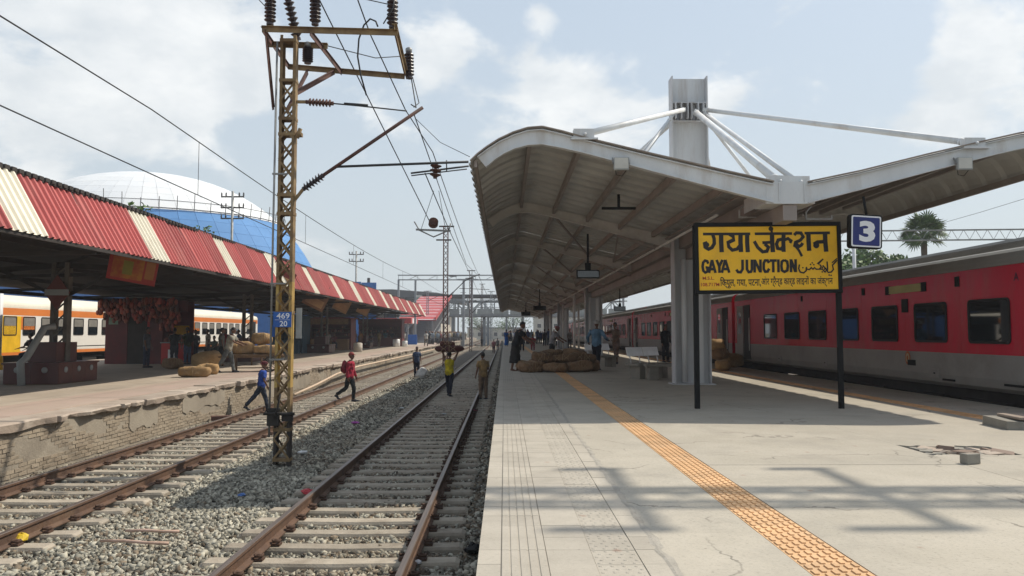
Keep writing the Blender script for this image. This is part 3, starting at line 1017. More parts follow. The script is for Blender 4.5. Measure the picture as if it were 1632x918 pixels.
for sd in (-1, 1):
    TOP, BOT = (TOPL, BOTL) if sd < 0 else (TOPR, BOTR)
    # corrugated roof sheets, 1.242 m wide
    n_ = 6
    wd = BAY / n_
    mb = MB()
    prof = []
    for c in range(2):
        for t, h in ((0, 0), (.38, 0), (.5, .06), (.88, .06)):
            prof.append(((c + t) / 2 * wd, h))
    prof += [(wd, 0), (wd + .05, 0.004)]
    rows = []
    for (y, h) in prof:
        row = []
        for i, (d, z) in enumerate(TOP):
            a = TOP[max(i - 1, 0)]
            b = TOP[min(i + 1, len(TOP) - 1)]
            tx, tz = b[0] - a[0], b[1] - a[1]
            l_ = math.hypot(tx, tz)
            row.append((sgn(sd, d - tz / l_ * h), y, z + tx / l_ * h + .012))
        rows.append(row)
    mb.rings(rows, 0, False, False, False)
    me = mb.mesh('roof_sheet', sheetM)
    for i in range(n_ * NB):
        s_ = obj('roof_sheet', me, can, (0, -.06 + i * wd, R.uniform(-.003, .003)))
    mb = MB()
    poly = [(sgn(sd, d), z) for d, z in TOP[:-1]] + [(sgn(sd, d), z) for d, z in BOT[::-1]]
    mb.prism([(x, z - .002) for x, z in poly], -.011, .011)
    # flanges
    for pr, o_ in ((TOP[:-1], -.013), (BOT, .0)):
        for a, b in zip(pr[:-1], pr[1:]):
            mb.bar((sgn(sd, a[0]), 0, a[1] + o_), (sgn(sd, b[0]), 0, b[1] + o_), .13, .016)
    me = mb.mesh('roof_beam', beamM)
    mw = mb.mesh('roof_beam', whitesteel)
    for b in range(NB + 1):
        obj('roof_beam', mw if b == 0 else me, can, (0, b * BAY, 0))
    # gutter plate closing the front of the wing
    for d in (.95, 1.85, 2.72, 3.62, 4.50 if sd < 0 else 4.25):
        zz_ = np.interp(d, [p[0] for p in TOP], [p[1] for p in TOP])
        mb = MB()
        mb.box(sgn(sd, d) - .035, .05, zz_ - .15, sgn(sd, d) + .035, NB * BAY - .05, zz_ - .006)
        mb.build('purlin', purlinM, can)
    mb = MB()
    mb.bar((sgn(sd, 5.45 if sd < 0 else 4.83), .02, 4.28), (sgn(sd, 5.45 if sd < 0 else 4.83), NB * BAY, 4.28), .05, .12)
    mb.build('edge_purlin', purlinM, can)
    # edge flashing on the front
    mb = MB()
    for a, b in zip(TOP[:-1], TOP[1:]):
        mb.bar((sgn(sd, a[0]), -.055, a[1] + .035), (sgn(sd, b[0]), -.055, b[1] + .035), .07, .022)
    mb.build('edge_flashing', M('flashing', (.30, .25, .20), (.22, .17, .14), .6, scale=3), can)
    # knee braces and small stiffeners hanging under the beams
    mb = MB()
    for b in range(1, NB):
        mb.bar((sgn(sd, .3), b * BAY + .05, 3.45), (sgn(sd, 1.9), b * BAY + .05, 3.98), .07, .07)
        mb.bar((sgn(sd, 1.85), b * BAY, 4.18), (sgn(sd, .95), b * BAY + BAY, 3.95), .05, .05)
        mb.bar((sgn(sd, 3.62), b * BAY, 4.52), (sgn(sd, 1.85), b * BAY + BAY, 4.15), .05, .05)
    tag(mb.build('bracing', purlinM, can), kind='stuff')
mb = MB()
mb.box(-.42, -.02, 3.60, .42, .0, 3.97)
mb.box(-.42, -.02, 3.585, .42, .6, 3.60)
mb.box(-.43, .0, 3.60, -.415, 1.2, 3.96)
mb.box(.415, .0, 3.60, .43, 1.2, 3.96)
for x in (-.2, .24):
    mb.box(x - .008, -.045, 3.62, x + .008, -.02, 3.95)
mb.build('gutter_end_plate', whitesteel, can)
mb = MB()
mb.box(-.62, .03, 3.86, .62, NB * BAY, 3.90)
mb.box(-.30, .62, 3.58, .30, NB * BAY, 3.62)
mb.box(-.30, .62, 3.62, -.28, NB * BAY, 3.92)
mb.box(.28, .62, 3.62, .30, NB * BAY, 3.92)
mb.box(-.12, .02, 3.30, .12, NB * BAY, 3.578)
mb.build('gutter', purlinM, can)
for x in (-.85, .8):
    MB().tube([(x, 1.5, 3.62), (x, 40, 3.62), (x, NB * BAY, 3.62)], .03, 6).build('conduit', beamM, can)
def tierod(p, q, r):
    mb = MB()
    p, q = Vector(p), Vector(q)
    d = (q - p).normalized()
    mb.tube([p + d * .25, q - d * .28], r, 12)
    for a, s in ((p, 1), (q, -1)):
        mb.bar(a, a + d * s * .3, .025, r * 1.7)
        mb.tube([a + d * s * .22, a + d * s * .26], r * 1.15, 12)
    return mb
PZ = 7.28
PY = 20.35 - FY
for pi_, (py) in enumerate((PY, PY + 3 * BAY, PY + 6 * BAY, PY + 9 * BAY)):
    mb = MB()
    mb.box(-.44, py - .012, 0, .44, py + .012, 8.2)
    for s in (-1, 1):
        mb.box(s * .465 - .015, py - .21, 0, s * .465 + .015, py + .21, 8.22)
    mb.box(-.56, py - .3, 0, .56, py + .3, .03)
    for z in (PZ - .28, PZ + .22):
        mb.box(-.448, py - .2, z - .012, .448, py - .014, z + .012)
    for x in (-.40, -.25, -.08, .02, .20, .34, .42):
        mb.box(x - .01, py - .34, PZ - .24, x + .01, py - .013, PZ + .2)
        mb.box(x - .01, py + .013, PZ - .24, x + .01, py + .34, PZ + .2)
    mb.build('pylon', pylonM, can)
    MB().tube([(-.22, py - .15, .06), (-.22, py - .15, 3.3)], .07, 12).build('downpipe', whitesteel, can)
    MB().box(.10, py - .11, .035, .30, py - .02, 3.3).build('cable_duct', whitesteel, can)
    rods = []
    f0, f1, f2 = py - PY, py - PY + BAY, py - PY + 2 * BAY
    for fy, sy in ((f0, -.3), (f2, .3)):
        rods += [((-.15, py + sy, PZ), (-3.56, fy, 4.80), .058), ((.1, py + sy, PZ - .05), (-.16, fy + (.1 if sy < 0 else 0), 3.98), .075), ((.32, py + sy, PZ), (3.22, fy, 4.66), .058), ((.36, py + sy, PZ - .1), (.22, fy + .15, 3.98), .05)]
    rods += [((-.42, py + .2, PZ - .1), (-2.6, f1, 4.55), .045), ((-.44, py - .2, PZ - .1), (-2.4, f1 - 1.6, 4.5), .045), ((.42, py, PZ - .1), (2.5, f1, 4.55), .045), ((.46, py + .2, PZ - .3), (.9, f1 + 2, 4.1), .045)]
    for q in [(-3.56, f0, 4.76), (3.24, f0, 4.62), (-3.56, f2, 4.76), (3.24, f2, 4.62), (-.16, f0 + .1, 3.97), (.22, f0 + .15, 3.97)]:
        mb = MB()
        for dx in (-.06, .06):
            mb.box(q[0] - .20, q[1] + dx - .008, q[2] - .06, q[0] + .16, q[1] + dx + .008, q[2] + .12)
        mb.box(q[0] - .24, q[1] - .11, q[2] - .075, q[0] + .22, q[1] + .11, q[2] - .045)
        mb.tube([(q[0], q[1] - .1, q[2] + .02), (q[0], q[1] + .1, q[2] + .02)], .03, 8)
        mb.build('rod_bracket', whitesteel, can)
    for p, q, r in rods:
        tierod(p, q, r).build('tie_rod', whitesteel, can)
# lean service posts between the pylons
for (x, y) in ((4.05, 44.6), (4.4, 58), (5.6, 58), (4.4, 74)):
    MB().tube([(0, 0, 0), (0, 0, 3.5)], .075, 10).build('canopy_post', beamM, None, None).location = (x, y, 0)
po = [o for o in COL.objects if o.name.startswith('canopy_post')]
for o, w in zip(po, ('round pale post near the jute sack heap beneath the canopy', 'round pale post left of the second row under the canopy', 'round pale post right of the second row under the canopy', 'farthest round pale post under the canopy')):
    tag(o, w, 'post', 'round posts under the canopy')
# ------------------------------------------------------------------ coaches
def rrect(cy, cz, w, h, r, n=4):
    pts = []
    for sx, sz, a0 in ((1, 1, 0), (-1, 1, 90), (-1, -1, 180), (1, -1, 270)):
        for i in range(n + 1):
            a = rad(a0 + 90 * i / n)
            pts.append((cy + sx * (w / 2 - r) + r * math.cos(a), cz + sz * (h / 2 - r) + r * math.sin(a)))
    return pts
def coach(label, cat, L_, P, group):
    """local: y along the coach 0..L, x=0 the side that is seen (faces -x), body extends to +x"""
    t = thing('train_coach', label, cat, group=group)
    wall = [(.14, .26), (.03, .34), (0, .5), (0, P['band']), (0, P['top']), (0, 2.60)]
    roof = [(.0, 2.60), (.015, 2.70), (.06, 2.80), (.14, 2.86), (.29, 2.90)]
    if P['ribs']:
        z, x = 2.89, .32
        for k in range(6):
            roof += [(x, z), (x + .055, z + .012), (x + .06, z + .04), (x + .10, z + .048)]
            x += .105
            z += .040
    roof += [(1.0, 3.20), (1.62, 3.25)]
    half = wall + roof[1:]
    full = half + [(3.24 - x, z) for x, z in half[::-1][1:]]
    mb = MB()
    mb.rings([[(x, y, z) for x, z in full] for y in (0, L_)], 0, False)
    nh = len(half)
    nf = len(full)
    for i, f in enumerate(mb.f):
        if len(f) == 4:
            zc = sum(mb.v[k][2] for k in f) / 4
            mb.m[i] = 0 if zc < P['band'] - .001 else (1 if zc < P['top'] else 2)
        else:
            mb.m[i] = P.get('end', 1)
    mb.build('body', P['mats'], t)
    if P['top'] < 2.55:
        pass
    for (y, w, zc, h) in P['windows']:
        fr = MB()
        o_, i_ = rrect(y, zc, w, h, .09), rrect(y, zc, w - .09, h - .09, .06)
        n_ = len(o_)
        vs = [(-.022, a, b) for a, b in o_] + [(-.022, a, b) for a, b in i_] + [(.02, a, b) for a, b in o_] + [(.004, a, b) for a, b in i_]
        fs = []
        for k in range(n_):
            q = (k + 1) % n_
            fs += [(k, q, n_ + q, n_ + k), (k, 2 * n_ + k, 2 * n_ + q, q), (n_ + k, n_ + q, 3 * n_ + q, 3 * n_ + k)]
        fr.add(vs, fs)
        wo = fr.build('window', rubberM, t)
        pn = MB()
        pn.add([(-.006, a, b) for a, b in rrect(y, zc, w - .08, h - .08, .06)], [tuple(range(n_))], 0)
        if P.get('shutter'):
            pn.box(-.014, y - w / 2 + .07, zc, -.0065, y + w / 2 - .07, zc + h / 2 - .06, 1)
        pn.build('pane', [glassM, shutterM], wo)
    for (y, w) in P['doors']:
        d = MB()
        d.box(-.012, y - w / 2, .38, .03, y + w / 2, 2.38)
        do = d.build('doorway_shade', rubberM, t)  # flat black sheet, stands in for the shade inside the open door
        e = MB()
        yc = y + w / 2 + .42
        e.box(-.03, yc - .37, .4, -.004, yc + .37, 2.36, 0)
        e.add([(-.034, a, b) for a, b in rrect(yc, 1.72, .34, .8, .06)], [tuple(range(20))], 1)
        e.build('door_panel', [P['door'], glassM], t)
        hb = MB()
        hb.tube([(-.06, y - w / 2 - .06, .7), (-.06, y - w / 2 - .06, 1.9)], .016, 6)
        hb.build('handrail', steelM, t)
    for (y, z, w, h, m, nm) in P.get('plates', []):
        MB().box(-.02, y - w / 2, z - h / 2, .01, y + w / 2, z + h / 2).build(nm, m, t)
    for (z, h, m) in P.get('stripes', []):
        MB().box(-.004, .05, z - h / 2, .01, L_ - .05, z + h / 2).build('stripe', m, t)
    if P['ribs']:
        for k in range(12):
            y = .15 + k * (L_ - .3) / 11
            MB().box(-.003, y - .006, P['band'] + .01, .01, y + .006, 2.56).build('panel_seam', trainred, t)
        em = MB()
        for r0, r1, x_, mi in ((.0, .15, -.012, 0), (.0, .105, -.016, 1), (0, .05, -.02, 0)):
            em.add([(x_, 10.55 + r1 * .75 * math.cos(a), .80 + r1 * math.sin(a)) for a in [2 * math.pi * k / 20 for k in range(20)]], [tuple(range(20))], mi)
        em.build('emblem', [M('emblem_orange', (.42, .11, .03)), M('emblem_pale', (.45, .36, .22))], t)
        MB().box(-.03, .02, 2.575, .02, L_ - .02, 2.61).build('rain_gutter', trainroof, t)
        obj('lettering', text_mesh('A', M('coach_lettering', (.08, .015, .04)), (-.07, 2.27, .07, 2.42), .02), t, (-.005, 6.84, 0), (0, 0, rad(-90)))
        for y in (5.0, 9.5, 15.0, 18.6):
            MB().box(-.012, y - .18, .42, .01, y + .18, .60).build('access_flap', traingrey, t)
            MB().box(-.018, y - .03, .5, -.013, y + .03, .53).build('latch', blackM, t)
    un = MB()
    un.box(.35, 1.0, .02, 2.9, L_ - 1.0, .27)
    for y in (7.5, 9.6, 12.2, 14.5):
        un.box(.25, y, -.42, 1.2, y + 1.5, .05)
    un.build('underframe', underM, t)
    for yb in (3.6, L_ - 3.6):
        bo = MB()
        bo.box(.36, yb - 1.75, -.50, .52, yb + 1.75, -.22)
        bo.box(2.72, yb - 1.75, -.50, 2.88, yb + 1.75, -.22)
        bo.box(.5, yb - .3, -.45, 2.75, yb + .3, -.1)
        for s in (-1, 1):
            bo.tube([(.30, yb + s * .45, -.3), (.30, yb + s * .45, .05)], .12, 8)
            bo.box(.30, yb + s * 1.28 - .16, -.6, .44, yb + s * 1.28 + .16, -.3)
        b_ = bo.build('bogie', underM, t)
        for s in (-1, 1):
            for x in (.70, 2.45):
                wm = MB()
                My = Matrix.Rotation(rad(90), 3, 'Y')
                wm.lathe([(.06, -.1), (.10, -.07), (.36, -.06), (.46, -.06), (.46, .05), (.36, .05), (.10, .06), (.06, .1)], (x, yb + s * 1.28, RT + .455), 18, 0, My)
                wm.build('wheel', underM, b_)
    g = MB()
    g.box(.85, L_, .35, 2.4, L_ + .38, 2.55)
    for k in range(4):
        g.box(.78, L_ + .04 + k * .09, .3, 2.47, L_ + .08 + k * .09, 2.62)
    g.build('gangway', rubberM, t)
    return t
wy = [3.74 + 1.957 * i for i in range(9)]
RED = dict(band=.95, top=2.57, ribs=True, mats=[traingrey, trainred, trainroof], door=traingrey, end=1,
           windows=[(y, 1.24, 1.57, .84) for y in wy], doors=[(21.9, .72), (.9, .72)],
           plates=[(10.6, 2.34, 1.4, .17, M('destination_board', (.48, .44, .20)), 'destination_board'), (9.83, 2.34, .2, .2, blackM, 'board_end'), (11.37, 2.34, .2, .2, blackM, 'board_end'), (7.0, .42, .5, .04, blackM, 'vent'), (9.0, .40, .4, .04, blackM, 'vent'), (10.62, 1.96, .26, .3, blackM, 'charging_plate'), (12.6, 2.38, .14, .18, blackM, 'lamp'), (8.6, 2.37, .14, .2, blackM, 'lamp'), (16.6, 2.38, .1, .16, blackM, 'lamp'), (3.0, .92, .3, .05, blackM, 'vent'), (7.15, .68, .13, .17, M('label_pale', (.5, .4, .3)), 'vent')])
RED['plates'][-1] = (10.4, .7, .3, .12, blackM, 'vent')
CX = 9.0
c0 = coach('red and grey sleeping coach nearest the camera with big dark windows', 'train coach', 23.4, RED, 'red coaches of the train at the right platform')
K_ = 1.044
CX = 9.4
c0.location = (CX, 6.55 * K_, -.06)
c0.scale = (K_, K_, K_)
names = ['second red coach, its end doors showing just beyond the white pylon', 'third red coach along the right platform, seen past the benches', 'fourth red coach far along the right platform', 'fifth and farthest red coach of the train']
for i, nm in enumerate(names):
    c = copy_tree(c0)
    c.location = (CX, (6.55 + 23.8 * (i + 1)) * K_, -.06)
    tag(c, nm)
WC = dict(band=.95, top=2.2, ribs=False, mats=[whitecoach, whitecoach, creamcoach], door=whitecoach, end=0, shutter=True,
          windows=[(2.6 + 1.47 * i, 1.0, 1.68, .92) for i in range(11)], doors=[(19.2, .8), (.95, .8)],
          stripes=[(2.36, .34, orangecoach), (.62, .05, blackM), (.36, .16, orangecoach)])
w0 = coach('white and orange coach seen past the maroon bench of the left platform', 'train coach', 20.4, WC, 'white and orange coaches beyond the left platform')
MB().box(-.006, 15.0, .42, .01, 16.5, 2.15).build('yellow_panel', yellowcoach, w0)
MB().box(-.006, 13.9, 1.5, .01, 14.996, 2.15).build('orange_panel', orangecoach, w0)
# side faces +x here: turn the coach round
w0.rotation_euler = (0, 0, math.pi)
w0.location = (-23.5, 52.6, 0)
w1 = copy_tree(w0)
w1.location = (-23.5, 73.4, 0)
tag(w1, 'white and orange coach whose orange end shows right of the red kiosk')
MB().box(.02, -.012, .45, 3.2, -.001, 2.55).build('end_panel', orangecoach, w1)
# ------------------------------------------------------------------ left platform canopy
EX, EZ, RX, RZ = -9.35, 3.32, -10.1, 4.66
lc = thing('platform_canopy', 'old platform canopy with steep red and cream striped roof edge', 'canopy', (EX, 9.6 - .0, 0))
n_ = 5
wd = 5.8 / n_
mb = MB()
prof = []
for c in range(5):
    for t, h in ((0, 0), (.5, 0), (.64, .05), (.86, .05)):
        prof.append(((c + t) / 5 * wd, h))
prof += [(wd, 0), (wd + .04, .003)]
nx, nz = (EZ - RZ), (EX - RX)
l_ = math.hypot(nx, nz)
nx, nz = abs(nx) / l_, abs(nz) / l_
mb.rings([[(a * (EX - RX) * -1 + nx * h, y, EZ + a * (RZ - EZ) + nz * h) for a in (0, .5, 1.02)] for y, h in prof], 0, False, False, False)
mer = mb.mesh('roof_sheet', redroof)
mec = mb.mesh('roof_sheet', creamroof)
ys0 = 15.7 - wd - 5.8 * 2 - lc.location.y
i = 0
y = ys0
while y + lc.location.y < 91:
    s_ = obj('roof_sheet', mec if i % n_ == 0 else mer, lc, (R.uniform(0, .02), y, R.uniform(-.02, .0)), (0, R.uniform(-.012, .012), 0))
    y += wd
    i += 1
LE = 91 - lc.location.y
mb = MB()
for k in range(int((LE - ys0) / .23)):       # ridge capping with rib ends
    mb.box(RX - EX - .10, ys0 + k * .23, RZ, RX - EX + .07, ys0 + k * .23 + .15, RZ + .085)
mb.box(RX - EX - .3, ys0, RZ - .03, RX - EX + .03, LE, RZ + .02)
tag(mb.build('ridge_cap', darksteel, lc), kind='stuff')
mb = MB()
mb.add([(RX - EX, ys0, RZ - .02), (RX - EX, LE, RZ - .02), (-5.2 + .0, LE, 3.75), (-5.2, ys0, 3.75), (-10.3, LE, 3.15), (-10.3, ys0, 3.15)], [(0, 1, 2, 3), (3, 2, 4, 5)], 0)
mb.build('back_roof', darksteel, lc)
mb = MB()
mb.box(-.06, ys0, EZ - .09, -.01, LE, EZ - .01)
for x, z in ((-1.6, 4.0), (-3.2, 3.8), (-5.2, 3.55), (-7.5, 3.3), (-9.9, 3.0)):
    mb.box(x - .05, ys0, z - .14, x + .05, LE, z)
mb.build('purlins', darksteel, lc)
cols = [7.0, 23.6, 40.7, 58.0, 75.0]
colM = M('old_column', (.17, .15, .125), (.11, .095, .08), .8, scale=2, dirt=(.06, .05, .04), dscale=1)
for cy in cols:
    y = cy - lc.location.y
    x = -13.55 - EX
    mb = MB()
    for s in (-1, 1):
        mb.box(x + s * .2 - .06, y - .12, LZ, x + s * .2 + .06, y + .12, 3.5)
    for k in range(8):
        mb.bar((x - .2, y - .1, .5 + k * .36), (x + .2, y - .1, .86 + k * .36), .05, .02, up=(0, 1, 0))
    mb.build('column', colM, lc)
    mb = MB()
    mb.bar((x, y, 3.42), (-.2, y, EZ - .12), .1, .16)
    mb.bar((x, y, 3.42), (-9.9, y, 2.96), .1, .16)
    mb.bar((x + .2, y, 2.5), (x + 1.9, y, 3.36), .08, .1)
    mb.bar((x - .2, y, 2.5), (x - 1.9, y, 3.28), .08, .1)
    mb.bar((x, y, 3.45), (RX - EX, y, RZ - .1), .08, .1)
    mb.build('rafter', darksteel, lc)
for cy in np.arange(12, 90, 5.8):
    y = cy - lc.location.y
    mb = MB()
    mb.bar((-.1, y, EZ - .1), (-10, y, 2.96), .07, .1)
    mb.bar((-.1, y, EZ - .1), (RX - EX, y, RZ - .06), .06, .06)
    mb.build('rafter', darksteel, lc)
# ------------------------------------------------------------------ overhead line mast with switch frame
def insulator(p, q, r=.085, n=6, core=.03, m=0):
    p, q = Vector(p), Vector(q)
    d = q - p
    l_ = d.length
    z = d.normalized()
    x = z.orthogonal().normalized()
    M3 = Matrix((x, z.cross(x), z)).transposed()
    pr = [(core * 1.3, 0), (core * 1.3, l_ * .06)]
    for k in range(n):
        a = l_ * (.08 + .84 * k / n)
        b = l_ * .84 / n
        pr += [(core, a), (r, a + b * .55), (r * .97, a + b * .68), (core, a + b * .72)]
    pr += [(core * 1.3, l_ * .94), (core * 1.3, l_)]
    mb = MB()
    mb.lathe(pr, p, 14, m, M3, smooth=False)
    return mb
MX, MY = -4.09, 14.35
mast = thing('lattice_mast', 'rusty yellow lattice mast near the camera with insulators on top and a blue number plate', 'mast', (MX, MY, -1.12), group='lattice masts between the tracks')
HW = .145
mtop = 6.98
def chan(sx, z0, z1):
    mb = MB()
    x = MX + sx * HW
    mb.box(x - sx * .0 - .004, MY - .09, z0, x + .004, MY + .09, z1)
    for sy in (-1, 1):
        xa, xb = sorted((x, x - sx * .05))
        mb.box(xa, MY + sy * .09 - .004, z0, xb, MY + sy * .09 + .004, z1)
    return mb
for sx in (-1, 1):
    wb(chan(sx, -1.12, -.1), 'leg', darksteel, mast)  # shade at the mast foot is put into a darker leg colour
    wb(chan(sx, -.1, .35), 'leg', brownsteel, mast)
    wb(chan(sx, .35, 2.3), 'leg', yellowsteel, mast)
    wb(chan(sx, 2.3, mtop), 'leg', brownsteel, mast)
lb = {}
for s in (-1, 1):
    mb = MB()
    mb.bar((-s * .14, 0, 0), (s * .14, 0, .36), .036, .007, up=(0, 1, 0))
    lb[s] = mb.mesh('lacing_bar', brownsteel)
z = -.95
while z < 5.75:
    for sy in (-1, 1):
        for s in (-1, 1):
            obj('lacing_bar', lb[s], mast, (0, sy * (.098 + (.004 if s > 0 else -.004)), z + 1.12))
    z += .37
mb = MB()
for z in (-1.0, -.45, 1.7, 3.55, 3.9, 5.05, 5.35, 6.08, 6.85):
    mb.box(MX - HW - .012, MY - .104, z, MX + HW + .012, MY + .104, z + .06)
wb(mb, 'batten_plates', brownsteel, mast)
wb(MB().box(MX - .2, MY - .16, -1.35, MX + .2, MY + .16, -1.10), 'footing', underM, mast, .02)
# the horizontal switch frame
FZ = 6.93
Ya, Yb = 13.75, 15.75
for (p, q, nm) in (((-4.42, Ya, FZ), (-1.95, Ya, FZ - .06), 'frame_beam'), ((-4.50, Yb, FZ), (-2.08, Yb, FZ - .2), 'frame_beam'), ((-2.0, Ya - .1, FZ + .02), (-2.06, Yb + .1, FZ - .17), 'frame_beam'),
                   ((-4.55, 14.45, FZ - .02), (-3.4, 14.5, FZ - .03), 'frame_beam'), ((-3.55, Ya, FZ - .06), (-3.4, Yb, FZ - .12), 'frame_strut'), ((-4.36, Ya, FZ), (-4.36, 14.3, 5.6), 'frame_strut'), ((-4.1, Yb, FZ - .1), (-4.15, 14.45, 5.6), 'frame_strut'),
                   ((-3.55, Yb, FZ - .1), (-4.1, 14.45, 5.9), 'frame_strut'), ((-4.5, Yb, FZ), (-4.42, Ya, FZ), 'frame_strut')):
    mb = MB()
    w = .13 if 'beam' in nm else .075
    mb.bar(p, q, w * .75, .012)
    mb.bar(Vector(p) + Vector((0, 0, -.05)), Vector(q) + Vector((0, 0, -.05)), .012, .1)
    wb(mb, nm, brownsteel if nm == 'frame_beam' else rustbrown, mast)
for (p, q) in (((-4.28, Ya, FZ + .03), (-4.28, Ya, FZ + .62)), ((-3.46, Ya, FZ + .03), (-3.46, Ya, FZ + .62)), ((-2.05, Ya, FZ - .02), (-2.05, Ya, FZ + .62)), ((-1.98, Yb - .05, FZ - .3), (-2.0, Yb - .02, FZ + .28)), ((-3.95, 14.4, FZ), (-4.1, 14.2, FZ + .75)), ((-3.78, 14.5, FZ - .42), (-3.78, 14.5, FZ - .08))):
    wb(insulator(p, q, .105, 7, .05), 'insulator', insulM, mast)
    e = Vector(q)
    wb(MB().lathe([(.05, -.02), (.07, .0), (.07, .06), (.03, .09)], e, 10), 'terminal_cap', galvM, mast)
wb(insulator((-3.40, Ya, FZ + .66), (-2.95, Ya, FZ + .62), .055, 5, .025), 'insulator', insulM, mast)
# operating rod, lever box, bracket, number plates
wb(MB().tube([(MX - .215, MY - .13, -.55), (MX - .21, MY - .13, 3), (MX - .19, MY - .14, FZ - .1)], .02, 8), 'operating_rod', galvM, mast)
mb = MB()
mb.box(MX - .24, MY - .20, -.34, MX - .03, MY - .11, -.02)
mb.box(MX + .02, MY - .18, -.26, MX + .22, MY - .11, -.10)
mb.tube([(MX - .1, MY - .26, -.2), (MX - .02, MY - .3, -.02), (MX + .03, MY - .3, .25)], .018, 6)
mb.tube([(MX - .3, MY - .2, -.12), (MX + .26, MY - .2, -.12)], .03, 8)
wb(mb, 'lever_box', underM, mast)
mb = MB()
for z in (.85, 2.25, 4.3):
    mb.box(MX - .24, MY - .15, z, MX + .04, MY - .10, z + .03)
wb(mb, 'rod_guides', galvM, mast)
mb = MB()
mb.bar((MX + .15, MY, 3.85), (MX + .30, MY, 4.05), .05, .05)
mb.bar((MX + .15, MY, 5.72), (MX + .33, MY, 5.72), .05, .05)
mb.box(MX + .16, MY - .06, 5.05, MX + .27, MY + .05, 5.12)
mb.tube([(MX + .2, MY - .1, 5.0), (MX + .26, MY - .1, 5.18)], .04, 6)
wb(mb, 'brackets', brownsteel, mast)
pl = wb(MB().box(MX - .18, MY - .118, 1.46, MX + .155, MY - .112, 1.74), 'number_plate', kmblue, mast)
for body, box in (('469', (-.12, 1.615, .12, 1.72)), ('20', (-.06, 1.475, .08, 1.575))):
    me = text_mesh(body, textwhite, box, .012)
    obj('lettering', me, pl, (0, -.1185 , 1.12 - 1.12 + 0))
for c in kids(pl):
    c.location = (0, -.1195, 1.12)
obj('lettering', MB().box(-.15, -.001, 1.592, .13, 0, 1.597).mesh('lettering', textwhite), pl, (0, -.1195, 1.12))
wb(MB().box(MX + .20, MY + .02, 1.25, MX + .31, MY + .03, 1.82), 'notice_plate', greypaint, mast)
wb(MB().box(MX - .24, MY - .02, 1.28, MX - .17, MY, 1.5), 'number_plate', kmblue, mast)
# cantilever over the right track
def tubepart(nm, pts, r, mat, t=mast):
    return wb(MB().tube(pts, r, 8), nm, mat, t)
B1 = Vector((-1.72, MY, 5.48))
wb(insulator((MX + .33, MY, 5.72), (MX + .85, MY, 5.69), .075, 7, .03), 'insulator', rustbrown, mast)
tubepart('stay_tube', [(MX + .85, MY, 5.69), (MX + 1.3, MY, 5.65), (-1.85, MY, 5.55)], .014, wireM)
tubepart('stay_tube', [(MX + 1.05, MY, 5.69), (MX + 1.5, MY, 5.66)], .022, wireM)
wb(insulator((MX + .30, MY, 4.05), (MX + .68, MY, 4.32), .085, 6, .035), 'insulator', insulM, mast)
tubepart('bracket_tube', [(MX + .68, MY, 4.32), (-1.55, MY, 5.62)], .034, rustbrown)
tubepart('register_tube', [(MX + .92, MY, 4.48), (-.68, MY, 4.58)], .024, wireM)
tubepart('steady_arm', [(-1.78, MY + .1, 4.38), (-.68, MY + .1, 4.52)], .018, wireM)
tubepart('steady_arm', [(-1.78, MY + .18, 4.35), (-.72, MY + .18, 4.48)], .012, wireM)
wb(MB().bar((-1.1, MY + .05, 4.62), (-1.1, MY + .1, 4.42), .02, .02), 'clamp', darksteel, mast)
wb(insulator((-1.32, MY + .1, 4.28), (-1.30, MY + .1, 4.58), .11, 3, .03), 'insulator', rustbrown, mast)
tubepart('jumper', [D(584, 152, 14.6), D(575, 120, 14.5), D(570, 90, 14.4), D(572, 62, 14.3), D(580, 40, 14.2), D(590, 30, 14.1), D(599, 34, 14.05), D(602, 42, 14.0)], .016, wireM)
tubepart('jumper', [(-2.0, Ya - .08, FZ + .55), (-2.02, Ya - .14, FZ + .3), (-2.2, Ya - .1, FZ + .02)], .012, wireM)
tubepart('jumper', [(-1.95, Yb, FZ - .25), (-1.84, Yb, FZ - .9), (-1.8, 14.6, 5.75)], .012, wireM)
tubepart('jumper', [(-1.92, Yb, FZ - .25), (-1.78, Yb, FZ - .8), (-1.75, 14.6, 5.7)], .010, wireM)
# ------------------------------------------------------------------ further masts down the line
def small_mast(x, y, h, lab, wide=.32):
    t = thing('lattice_mast', lab, 'mast', (x, y, -1.12), group='lattice masts between the tracks')
    for sx in (-1, 1):
        MB().box(sx * wide / 2 - .035, -.08, 0, sx * wide / 2 + .035, .08, h).build('leg', rustbrown, t)
    mb = MB()
    k = 0
    z = .1
    while z < h - .5:
        for s in (-1, 1):
            mb.bar((-s * wide / 2, -.06, z), (s * wide / 2, -.06, z + .42), .045, .01, up=(0, 1, 0))
        z += .42
    tag(mb.build('lacing', rustbrown, t), kind='stuff')
    mb = MB()
    mb.tube([(.15, 0, 5.0), (1.4, 0, 6.25), (2.5, 0, 6.75)], .035, 6)
    mb.tube([(.15, 0, 6.6), (2.3, 0, 6.62)], .015, 6)
    mb.tube([(1.0, 0, 5.7), (3.2, 0, 5.62)], .022, 6)
    mb.build('cantilever', darksteel, t)
    for p, q in (((.2, 0, 5.05), (.6, 0, 5.45)), ((.25, 0, 6.6), (.8, 0, 6.6))):
        insulator(p, q, .085, 5).build('insulator', insulM, t)
    mb = MB()
    mb.box(-.5, -.05, h - .1, .6, .05, h)
    mb.box(-.7, -.05, h - 1.1, .4, .05, h - 1.0)
    mb.build('crossarm', darksteel, t)
    return t
small_mast(-4.3, 56, 10.3, 'rusty lattice mast behind the man carrying a load on his head')
small_mast(-4.4, 100, 10.6, 'thin grey lattice mast farther along the right track, before the footbridge')
small_mast(-4.4, 150, 12, 'farthest thin lattice mast beyond the footbridge')
